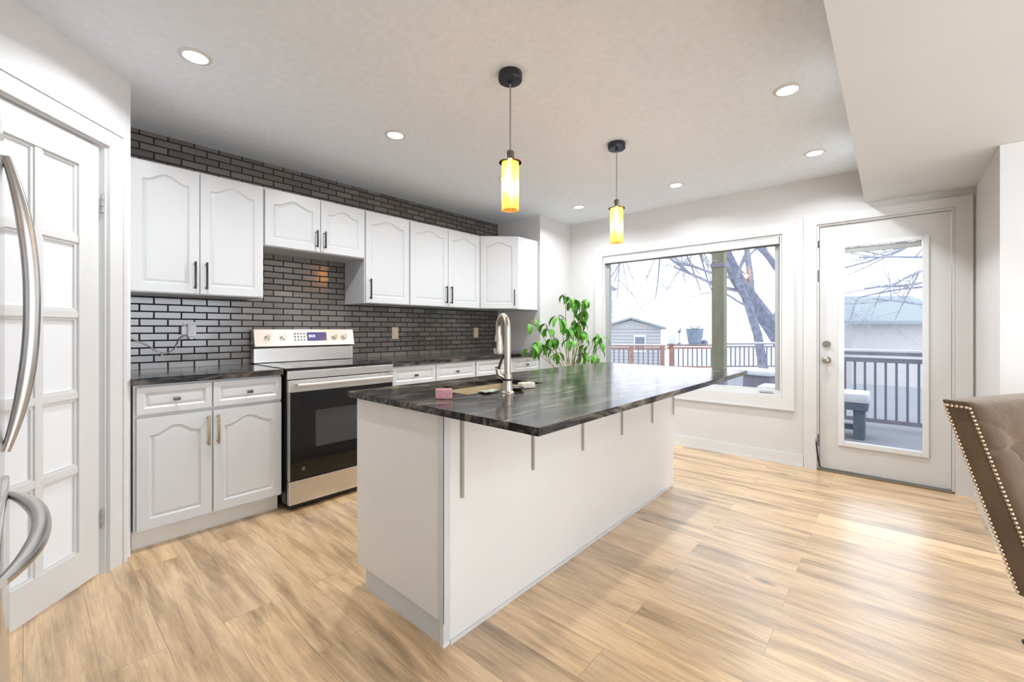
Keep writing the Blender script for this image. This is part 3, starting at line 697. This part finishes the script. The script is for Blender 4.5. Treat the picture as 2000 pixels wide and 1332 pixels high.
# things round the sink
sp_ = MB().box(-.034, -.014, 0, .034, .014, .042, .006).build('sponge', PINK, None, True, (1.155, 1.392, .9005), math.radians(-44)); tag(sp_, 'pink sponge standing at the near corner of the sink', 'sponge')
m_ = MB(); rows_ = []
for i in range(9):
    r_ = []
    for j in range(7):
        u, v = i/8, j/6
        x = -.045+.09*u+.004*math.sin(5*v); s_ = v*.13
        y, z = (-.05+s_, .004+.002*math.sin(9*u)) if s_ < .058 else (.0095+.001*math.sin(8*u), .004-(s_-.058))
        r_.append((x, y, z+.002))
    rows_.append(r_)
m_.grid(rows_); cl = m_.build('dishcloth', CLOTH, None, True, (1.40, SY0-.004, .9005)); s_ = cl.modifiers.new('thickness', 'SOLIDIFY'); s_.thickness = .004; s_.offset = 1
tag(cl, 'pale green dishcloth draped over the sink edge left of the faucet', 'cloth')
tag(MB().box(-.040, -.022, 0, .040, .022, .028, .008).build('sponge', SPW, None, True, (1.640, 1.345, .9005), math.radians(-20)), 'cream sponge lying right of the faucet', 'sponge')
m_ = MB(); m_.lathe([(.012,.0),(.030,.002),(.040,.012),(.042,.014),(.038,.013),(.028,.005),(.010,.004)], (0,0,0), 24)
tag(m_.build('soap_dish', BRONZE, None, True, (1.545, 1.335, .9005)), 'small dark soap dish beside the faucet', 'dish')
# brackets under the overhang
BX = [1.120, 1.560, 1.990, 2.440, 2.890, 3.275]
BL = ['steel counter bracket nearest the island corner', 'second steel counter bracket from the near island corner', 'third steel counter bracket from the near island corner',
      'fourth steel counter bracket from the near island corner', 'fifth steel counter bracket from the near island corner', 'farthest steel counter bracket, by the window end of the island']
BRK = M('bracket_steel', (.42,.38,.33,1), .45, metal=.3)
b0 = None
for x, lb in zip(BX, BL):
    if b0 is None:
        b0 = empty('counter_bracket', (x, IY0-.0055, .8735)); tag(b0, lb, 'bracket', 'steel brackets under the island overhang')
        MB().box(-.006, -.005, -.335, .006, 0, -.0065).build('wall_leg', BRK, b0); MB().box(-.006, -.36, -.006, .006, 0, 0).build('support_arm', BRK, b0)
    else:
        c_ = copy_tree(b0); c_.location.x = x; c_['label'] = lb

# ------------------------------------------------------------------ ceiling lights
POS = [(.528,2.45,'recessed ceiling light above the pantry corner'), (1.62,2.45,'recessed ceiling light in front of the range'), (2.72,2.45,'recessed ceiling light hidden behind the nearer pendant'),
       (3.85,2.45,'recessed ceiling light nearest the far corner'), (3.845,1.433,'recessed ceiling light above the middle of the window'),
       (3.815,.416,'recessed ceiling light beside the back door'), (2.715,.416,'recessed ceiling light nearest the soffit edge, this side of the door')]
l0 = None
for x, y, lb in POS:
    if l0 is None:
        l0 = empty('recessed_light', (x, y, H)); tag(l0, lb, 'ceiling light', 'recessed ceiling lights')
        MB().lathe([(.050,-.001),(.050,-.007),(.062,-.006),(.068,-.001)], (0,0,0), 32, closed=True).build('trim_ring', TRIM, l0, True)
        MB().lathe([(.0495,-.0015),(.0495,-.005)], (0,0,0), 32).build('lens', LAMP, l0)
        a_ = area('lamp', (0,0,-.012), (0,0,0), .09, .09, LAMP_W, (.90,.96,1), l0, True); a_.data.spread = math.radians(152)
    else:
        c_ = copy_tree(l0); c_.location = (x, y, H); c_['label'] = lb
# extra unseen lamps added behind the camera to fill the room with light
for x, y in ((.4,-1.9),(2.2,-1.9),(.4,-3.1),(2.2,-3.1)):
    c_ = copy_tree(l0); c_.location = (x, y, H); c_['label'] = 'added recessed fill light over the dining side behind the view'
# pendants
pd0 = None
for x, y, lb in ((1.615,1.430,'nearer amber glass pendant light over the island'), (2.715,1.420,'farther amber glass pendant light over the window end of the island')):
    if pd0 is None:
        pd0 = empty('pendant_light', (x, y, H)); tag(pd0, lb, 'pendant light', 'amber pendant lights')
        MB().lathe([(.058,-.001),(.060,-.006),(.060,-.036),(.056,-.042),(.010,-.043),(.008,-.055)], (0,0,0), 32).build('canopy', M('dark_canopy', (.045,.043,.055,1), .3, metal=.6), pd0, True)
        MB().cyl((0,0,-.055), (0,0,-.392), .0035, 8).build('cord', M('silver_cord', (.32,.31,.33,1), .5, metal=.3), pd0)
        MB().lathe([(.010,-.388),(.018,-.394),(.020,-.400),(.020,-.440),(.014,-.446)], (0,0,0), 20).build('socket', M('socket_metal', (.20,.17,.13,1), .35, metal=.8), pd0, True)
        MB().lathe([(.0205,-.447),(.056,-.449),(.056,-.452),(.0205,-.451)], (0,0,0), 28, closed=True).build('shade_disc', glass('shade_disc_glass', (.85,.83,.78,1)), pd0, True)
        MB().lathe([(.0435,-.4525),(.0435,-.688),(.0405,-.688),(.0405,-.4525)], (0,0,0), 32, closed=True).build('shade', AMBER, pd0, True)
        MB().lathe([(.009,-.4465),(.010,-.468),(.017,-.485),(.020,-.505),(.015,-.524),(.004,-.530)], (0,0,0), 18).build('bulb', BULB, pd0, True)
        pl = bpy.data.lights.new('pendant_lamp', 'POINT'); pl.energy = 5.0; pl.color = (1,.72,.38); pl.shadow_soft_size = .02
        po = bpy.data.objects.new('pendant_lamp', pl); C.objects.link(po); po.parent = pd0; po.location = (0,0,-.58)
    else:
        c_ = copy_tree(pd0); c_.location = (x, y, H); c_['label'] = lb

# ------------------------------------------------------------------ plant
pc = Vector((3.93, 2.60, 0)); pp = empty('potted_plant', pc); tag(pp, 'leafy green potted plant in the corner by the window', 'plant')
MB().lathe([(.11,0),(.125,.01),(.165,.28),(.175,.30),(.175,.32),(.160,.32),(.155,.29)], (0,0,0), 32).build('pot', POTM, pp, True)
MB().lathe([(.02,.2905),(.150,.292),(.10,.300),(.02,.303)], (0,0,0), 20).build('soil', SOIL, pp, True)
leafm, stemm = MB(), MB()
def leaf(p, yaw, droop, L_, W_):
    dirx = Vector((math.cos(yaw), math.sin(yaw), 0)); side = Vector((-math.sin(yaw), math.cos(yaw), 0)); rows = []
    pos = Vector(p); a = droop*.35
    for i in range(7):
        t = i/6; wd = W_*math.sin(PI*min(1, t*.97+.02))**.75*(1-.25*t)
        nrm_ = Vector((0,0,1))*math.cos(a)+dirx*math.sin(a)
        rows.append([pos+side*(wd*k)+nrm_*(abs(k)*wd*.30) for k in (-1,-.5,0,.5,1)])
        step = dirx*math.cos(a)-Vector((0,0,1))*math.sin(a); pos = pos+step*(L_/6); a += droop*.22
    leafm.grid(rows)
clusters = [(1122,598,5,4.55),(1104,590,3,4.5),(1140,600,4,4.6),(1136,618,4,4.6),(1130,640,4,4.6),(1142,632,3,4.65),(1092,632,5,4.45),(1068,648,4,4.4),(1120,655,6,4.6),(1104,650,3,4.4),(1135,662,4,4.65),
            (1082,672,5,4.4),(1086,696,3,4.4),(1048,682,6,4.35),(1036,692,3,4.3),(1058,690,4,4.4),(1140,702,5,4.6),(1158,706,5,4.65),(1146,690,3,4.6),(1168,668,4,4.75),(1172,686,3,4.75),(1041,640,2,4.4),(1112,672,3,4.5)]
base = Vector((0,0,.30))
crown = [Vector((.02,.0,.62)), Vector((-.03,.02,.55)), Vector((.04,-.03,.6))]
for i, (px, py, n, z) in enumerate(clusters):
    p = at(px, py-6, z)-pc; cpt = crown[i % 3]
    mid = (cpt+p)*.5+Vector((0,0,.10 if p.z < .9 else .02))
    stemm.tube(smooth_pts([cpt, mid, p+Vector((0,0,.03)), p], 4), .004, 6)
    for k in range(int(n*1.8)):
        leaf(p+Vector((random.uniform(-.035,.035), random.uniform(-.035,.035), random.uniform(-.01,.06))), random.uniform(0, 2*PI), random.uniform(.9,1.6), random.uniform(.10,.155), random.uniform(.022,.035))
for c_ in crown: stemm.tube(smooth_pts([base+Vector((c_.x*.5,c_.y*.5,0)), base*.5+c_*.5+Vector((.01,0,0)), c_], 4), .009, 8)
stemm.build('stem', STEMM, pp, True); leafm.build('foliage', LEAF, pp, True)

# ------------------------------------------------------------------ nailhead chair at the right edge
def chair(loc, rz, label, recline=.175, rear=(0,0)):
    """local: x = across (left to right seen from the front), y = backwards, front faces -y, origin under the back's left edge"""
    r = empty('dining_chair', loc, rz); tag(r, label, 'chair', 'brown velvet dining chairs')
    Wd, T, z0, z1 = .50, .070, .40, .955
    def yb(z): return -recline*(z1-z)/(z1-z0)*1.02
    def xin(z): return .0
    # padded back
    m = MB(); NX, NZ = 56, 56; rowsF, rowsB = [], []
    def prof(u, v):   # puffed front with vertical channels meeting at tufts
        e = min(1, min(u, 1-u)/.10); f = min(1, min(v, 1-v)/.10)
        puff = .030*math.sqrt(max(0, 1-(1-e)**2))*math.sqrt(max(0, 1-(1-f)**2))
        for (tu, tv) in ((.25,.78),(.5,.78),(.75,.78),(.38,.52),(.62,.52),(.25,.26),(.5,.26),(.75,.26)):
            q = ((u-tu)/.10)**2+((v-tv)/.10)**2; puff -= .016*math.exp(-q)
        crease = math.exp(-((v-.74-.03*u)/.013)**2)*.016 + math.exp(-((v-.90+.35*u)/.012)**2)*.010*max(0, 1-u*2.4) + math.exp(-((u-.25-.06*math.sin(5*v))/.02)**2)*.010*(1 if v < .74 else 0); puff -= crease
        return max(0.001, puff)
    for j in range(NZ+1):
        v = j/NZ; z = z0+(z1-z0)*v; rf, rb_ = [], []
        for i in range(NX+1):
            u = i/NX; x = .012+(Wd-.024)*u; sag = .02*(4*(u-.5)**2-1)*0
            rf.append((x, yb(z)-T/2-prof(u, v), z)); rb_.append((x, yb(z)+T/2, z))
        rowsF.append(rf); rowsB.append(rb_)
    m.grid(rowsF); m.grid(rowsB)
    # rim
    n = 24
    def rim(pF, pB):
        m.grid([[pF[i], pB[i]] for i in range(len(pF))])
    rim([rw_[0] for rw_ in rowsF], [rw_[0] for rw_ in rowsB]); rim([rw_[-1] for rw_ in rowsF], [rw_[-1] for rw_ in rowsB]); rim(rowsF[0], rowsB[0]); rim(rowsF[-1], rowsB[-1])
    bmesh.ops.remove_doubles(m.bm, verts=m.bm.verts, dist=.0005)
    o = m.build('backrest', VELVET, r, True)
    b_ = o.modifiers.new('soft', 'BEVEL'); b_.width = .010; b_.segments = 3; b_.limit_method = 'ANGLE'; b_.angle_limit = math.radians(50)
    # nailhead rows down the side band and across the top of it
    def nails(pts, nrm_):
        mm = MB()
        for p in pts:
            q = Vector(p); nv = Vector(nrm_).normalized(); mm.tube([q, q+nv*.0025, q+nv*.0045], [.0055, .0045, .0015], 8)
        return mm
    for side in (0, 1):
        x = .0115 if side == 0 else Wd-.0115; nx = -1 if side == 0 else 1
        for dy in (-T/2+.004, T/2-.004):
            pts_ = [(x, yb(z0+.01+(z1-z0-.03)*k/44)+dy, z0+.01+(z1-z0-.03)*k/44) for k in range(45)]
            nails(pts_, (nx, 0, 0)).build('nailhead_trim', NAIL, o, True)
        nails([(x, yb(z1-.018)-T/2+.012+k*.012, z1-.018) for k in range(5)], (nx, 0, 0)).build('nailhead_trim', NAIL, o, True)
    ys = yb(.44)-T/2-.012
    MB().box(.005, ys-.48, .36, Wd-.005, ys, .48, .03).build('seat', VELVET, r, True)
    MB().box(.02, ys-.46, .325, Wd-.02, ys+.02, .3595).build('seat_frame', LEGM, r)
    for x, y, sx_, sy_ in ((.05, ys-.43, -.03, -.03), (Wd-.05, ys-.43, .03, -.03), (.06, ys-.06, -rear[0], rear[1]), (Wd-.06, ys-.06, rear[0], rear[1])):
        MB().tube([(x, y, .3245), (x+sx_, y+sy_, 0)], [.022, .013], 12).build('leg', LEGM, r, True)
    return r
wdir = math.atan2(-.224, .38)
ch = chair((2.02, -.150, 0), wdir, 'brown velvet dining chair with nailhead trim, its tufted back in view')
ch2 = chair((2.494, -.429, 0), wdir, 'brown velvet dining chair at the right edge with one dark foot in view', rear=(.07, .325))

# ------------------------------------------------------------------ outdoors
DK = -.05
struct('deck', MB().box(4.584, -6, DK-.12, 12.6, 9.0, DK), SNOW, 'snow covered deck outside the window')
mb = MB(); mb.box(4.584, -30, -1.3, 70, 60, -1.2); struct('ground', mb, SNOWW, 'snowy yard beyond the deck')
# exterior of house side to the right / left, plain
mb = MB(); mb.box(4.30, 3.74, -1.2, 4.58, 8.0, 2.9); mb.box(4.30, -6, -1.2, 4.58, -.60, 2.9)
struct('wall_exterior', mb, SIDING)
# porch post
pq = at(1405, 700, 5.3)
po = empty('porch_post', (pq.x, pq.y, DK), 0); tag(po, 'square timber post standing on the deck outside the window', 'post')
MB().box(-.07, -.07, .0, .07, .07, 2.55, .004).build('shaft', POSTM, po)
MB().box(-.074, -.074, .55, .074, .074, .70, .002).build('collar', GREYWOOD, po)
MB().box(-.078, -.078, 2.00, .078, .078, 2.05, .002).build('cap_band', GREYWOOD, po)
def railing(a, b, n, hr, label, railm, balm, posts=(), snow=True, balz=.06, bw=.012):
    a, b = Vector(a), Vector(b); L_ = (b-a).length; rz = math.atan2((b-a).y, (b-a).x)
    r = empty('deck_railing', (a.x, a.y, DK), rz); tag(r, label, 'railing', 'deck railings')
    MB().box(0, -.045, hr-.04, L_, .045, hr, .003).build('top_rail', railm, r)
    MB().box(0, -.02, hr-.13, L_, .02, hr-.075).build('upper_rail', railm, r)
    MB().box(0, -.02, balz, L_, .02, balz+.05).build('bottom_rail', railm, r)
    if snow: MB().box(0, -.045, hr+.0005, L_, .045, hr+.035, .008).build('snow_cap', SNOWW, r)
    b0_ = None
    for i in range(n):
        x = L_*(i+.5)/n
        if any(abs(x-L_*p) < .07 for p in posts): continue
        if b0_ is None:
            b0_ = MB().box(-bw, -bw, balz+.0505, bw, bw, hr-.1305).build('baluster', balm, r, loc=(x, 0, 0))
        else:
            c = b0_.copy(); C.objects.link(c); c.location = (x, 0, 0)
    for p in posts:
        MB().box(L_*p-.055, -.056, 0, L_*p+.055, .056, hr+.001).build('post', railm, r)
    return r
railing((7.14,.80,0), (7.14,-2.6,0), 34, .95, 'grey deck railing with dark balusters seen through the back door', GREYWOOD, BALM, posts=(.0,.5,1))
A_ = at(1130, 700, 13.6); B_ = at(1300, 700, 13.1); B2 = at(1302.5, 700, 13.22); C_ = at(1412, 700, 13.1); C2 = at(1414, 700, 13.3); D_ = at(1640, 700, 13.6)
railing(A_, B_, 18, .745, 'reddish cedar deck railing at the left of the window view', CEDAR, BALM, posts=(.965,.62), bw=.016)
railing(B2, C_, 12, .765, 'cedar deck railing with a planter standing on its rail', CEDAR, BALM, posts=(.08,), bw=.016)
railing(C2, D_, 26, .80, 'grey deck railing right of the porch post', GREYWOOD, GREYWOOD, posts=(), bw=.018)
# planter etc. on the far rail
def on_rail(px, z=13.08): q = at(px, 640, z); return (q.x, q.y, DK+.802)
o = empty('planter_pot', on_rail(1357)); tag(o, 'blue grey planter pot on the far railing', 'planter')
MB().lathe([(.16,0),(.19,.02),(.25,.42),(.26,.46),(.23,.46),(.22,.40)], (0,0,0), 20).build('pot', BLUEPOT, o, True)
m_ = MB()
for k in range(9):
    a = k*.7; m_.tube([(0,0,.40), (.12*math.cos(a),.12*math.sin(a),.50), (.20*math.cos(a),.20*math.sin(a),.53+.03*(k%3)), (.24*math.cos(a),.24*math.sin(a),.50)], [.012,.01,.008,.004], 5)
m_.build('dried_stems', TWIG, o)
o = MB().box(-.11,-.09,0,.11,.09,.30,.02).build('snow_block', SNOWW, None, True, on_rail(1312)); tag(o, 'white snow capped box beside the planter on the far railing', 'box')
o = empty('garden_ornament', on_rail(1327, 13.12)); o.location.z = DK+.80; tag(o, 'small dark bird shaped garden ornament beside the planter', 'ornament')
MB().lathe([(.05,0),(.05,.02),(.012,.03),(.012,.28),(.03,.30)], (0,0,0), 12).build('stand', BALM, o, True)
MB().tube([(-.09,0,.40),(-.02,0,.36),(.05,0,.40),(.10,0,.47)], [.01,.05,.04,.02], 8).build('bird', GREYWOOD, o, True)
o = MB().lathe([(.10,0),(.10,.05),(.06,.10),(.02,.12)], (0,0,0), 14).build('plant_bowl', BALM, None, True, on_rail(1376)); tag(o, 'little dark bowl on the railing next to the porch post', 'bowl')
# planter box near the window
q = at(1490, 770, 6.6)
o = empty('planter_box', (q.x, q.y, DK), -.3); tag(o, 'grey box planter heaped with snow on the deck', 'planter')
MB().box(-.20,-.20,0,.20,.20,.54,.01).build('box', GREYWOOD, o); MB().box(-.24,-.24,.5405,.24,.24,.62,.03).build('snow_cap', SNOWW, o, True)
# bench
q = at(1690, 800, 4.9)
o = empty('patio_bench', (q.x, q.y, DK)); tag(o, 'blue grey patio bench with snow on its seat outside the back door', 'bench')
BENCH = M('blue_grey_paint', (.10,.14,.19,1), .6, noise=.2)
MB().box(-.20, -.03, .33, .20, 1.05, .41, .006).build('seat', BENCH, o); MB().box(-.21, -.04, .4105, .21, 1.06, .52, .03).build('snow_cap', SNOWW, o, True)
for y in (0, .92): MB().box(-.17, y, 0, .17, y+.10, .3295).build('leg', BENCH, o)
MB().box(-.03, .1005, .08, .03, .9195, .14).build('stretcher', BENCH, o)
# sheds / houses
def gable(name, c, rz, w_, l_, hw_, hr, label, base=-1.2, wallm=SIDING, win=True, over=.25):
    r = empty(name, (c[0], c[1], base), rz); tag(r, label, 'building')
    MB().prism([(-w_/2,0),(w_/2,0),(w_/2,hw_),(0,hr-.05),(-w_/2,hw_)], 0, l_, 'y').build('wall', wallm, r)
    sl = (hr-hw_)/(w_/2)
    m = MB()
    for s_ in (-1, 1):
        m.prism([(0,hr),(s_*(w_/2+over), hw_-sl*over),(s_*(w_/2+over), hw_-sl*over+.12),(0,hr+.12)], -over, l_+over, 'y')
    m.build('roof', ROOFG, r)
    if win:
        f = MB().box(w_*.05, -.03, hw_*.45, w_*.25, -.001, hw_*.85).build('window', TRIM, r)
        MB().box(w_*.07, -.035, hw_*.5, w_*.23, -.031, hw_*.8).build('pane', M(name+'_dark_pane', (.2,.22,.27,1), .2), f)
    m = MB()
    for k in range(12): m.box(-w_/2+.02, -.012, .3+k*hw_/13, w_/2-.02, -.001, .32+k*hw_/13)
    m.build('siding_line', GREYWOOD, r)
    return r
s1 = at(1232, 640, 24)
gable('garden_shed', (s1.x, s1.y), YAW-PI/2-.25, 3.2, 4.0, 2.45, 2.95, 'pale garden shed with a gabled shingle roof behind the cedar railing')
s2 = at(1752, 640, 19)
gable('neighbour_garage', (s2.x, s2.y), YAW-.12, 6.0, 3.7, 2.75, 3.75, 'low pale garage with a grey roof seen through the back door', over=.5, win=False)
s3 = at(1050, 600, 34)
gable('neighbour_house', (s3.x, s3.y), YAW-PI/2, 12.0, 9.0, 5.6, 8.2, 'pale two storey house behind the shed', wallm=M('white_siding',(.52,.51,.53,1),.7))

# bare trees
def branch(m, p, d, L_, r, depth, spread=.6):
    pts = [Vector(p)]; rs = [r]; dd_ = Vector(d).normalized(); n = 4
    for i in range(n):
        dd_ = (dd_+Vector((random.uniform(-1,1), random.uniform(-1,1), random.uniform(-.6,.8)))*.16).normalized()
        pts.append(pts[-1]+dd_*(L_/n)); rs.append(r*(1-.55*(i+1)/n))
    m.tube(pts, rs, 5 if depth < 3 else 4, cap=False)
    if depth > 0:
        for k in range(3 if depth > 1 else 4):
            i = random.randint(1, n); q = pts[i]
            nd = (dd_+Vector((random.uniform(-1,1), random.uniform(-1,1), random.uniform(-.7,.9)))*spread*1.5).normalized()
            branch(m, q, nd, L_*random.uniform(.5,.75), rs[i]*.65, depth-1, spread)
def tree(name, pts, rs, label, boughs):
    r = empty(name, (pts[0].x, pts[0].y, -1.2)); tag(r, label, 'tree', 'bare winter trees'); o_ = Vector((pts[0].x, pts[0].y, -1.2))
    MB().tube([p-o_ for p in pts], rs, 12).build('trunk', BARK, r, True)
    m = MB()
    for p, d, L_, rad, dep_ in boughs: branch(m, p-o_, d, L_, rad, dep_)
    m.build('branches', TWIG, r)
    return r
up = Vector((0,0,1)); rt = Vector((math.sin(YAW), -math.cos(YAW), 0)); fw = Vector((math.cos(YAW), math.sin(YAW), 0))
Z = 16.5
tp = [at(1590, 760, Z), at(1548, 700, Z), at(1505, 635, Z), at(1468, 585, Z), at(1440, 545, Z), at(1420, 500, Z), at(1400, 440, Z)]
tp[0].z = -1.2
bl = []
for (px, py, dx, dz, L_, rad) in ((1440,545,-.9,.9,3.5,.12),(1468,585,.1,1,4.0,.14),(1455,570,-1,.25,3.0,.08),(1420,500,.6,.9,3,.1),(1420,500,-1,.4,3.5,.09),(1405,450,-.6,.8,3,.1),(1405,450,.8,.6,3,.1),(1440,545,-1,.05,2.6,.06),(1400,440,-1,.1,4.5,.08),(1400,440,-1,-.25,4.5,.07)):
    bl.append((at(px, py, Z), rt*dx+up*dz+fw*random.uniform(-.3,.3), L_, rad, 4))
tree('bare_tree', tp, [.42,.34,.30,.27,.25,.20,.14], 'big leaning bare tree right of the porch post', bl)
tq = [at(1500, 760, 15.5), at(1480, 655, 15.5), at(1463, 600, 15.6), at(1452, 572, 15.8), at(1440, 545, 16.0)]
tq[0].z = -1.2
tree('bare_tree', tq, [.17,.15,.14,.13,.10], 'thinner bare trunk crossing in front of the big leaning tree', [(tq[-1], up+rt*.2, 2.0, .07, 3), (tq[2], up*.6-rt, 2.0, .05, 3)])
th = [at(1600, 760, 15), at(1545, 560, 15), at(1500, 500, 15), at(1470, 470, 15), at(1440, 420, 15)]
th[0].z = -1.2
tree('bare_tree', th, [.16,.14,.10,.09,.07], 'slim bare tree leaning in at the right side of the window', [(th[2], up-rt*.3, 2.5, .06, 3), (th[3], up*.3-rt, 2.5, .05, 3), (th[1], up*.8+rt, 2.5, .06, 4)])
Z = 17
tl = [at(1120, 760, Z), at(1120, 600, Z), at(1150, 480, Z), at(1180, 380, Z)]
tl[0].z = -1.2
bl = [(tl[3], rt*1.0+up*dz, L_, .09, 4) for dz, L_ in ((.1,5),(-.25,5),(-.5,4.0),(.4,5),(-.1,6.0))]+[(at(px_,440,Z), rt*dx-up, 2.9, .05, 4) for px_, dx in ((1215,.1),(1250,-.4),(1285,.1),(1310,.5),(1345,.3),(1375,.7))]+[(at(1180,380,Z), rt+up*.02, 2.4, .12, 3)]
tl += [at(1260,445,Z), at(1380,432,Z)]
tree('bare_tree', tl, [.30,.25,.18,.12,.09,.05], 'bare tree whose twigs hang over the shed', bl)
Z = 13
tl = [at(1860, 760, Z), at(1850, 600, Z), at(1830, 480, Z), at(1800, 400, Z)]
tl[0].z = -1.2
bl = [(at(px, py, Z), -rt+up*dz, L_, .045, 4) for px, py, dz, L_ in ((1830,500,.0,3.0),(1830,520,-.3,2.6),(1830,480,.3,3.0),(1815,440,-.1,3.4),(1840,560,-.1,2.4),(1850,600,.1,2.2),(1830,450,-.5,2.8),(1845,540,-.2,2.6))]
tree('bare_tree', tl, [.24,.2,.14,.1], 'bare tree with haze-paled twigs behind the back door glass', bl)
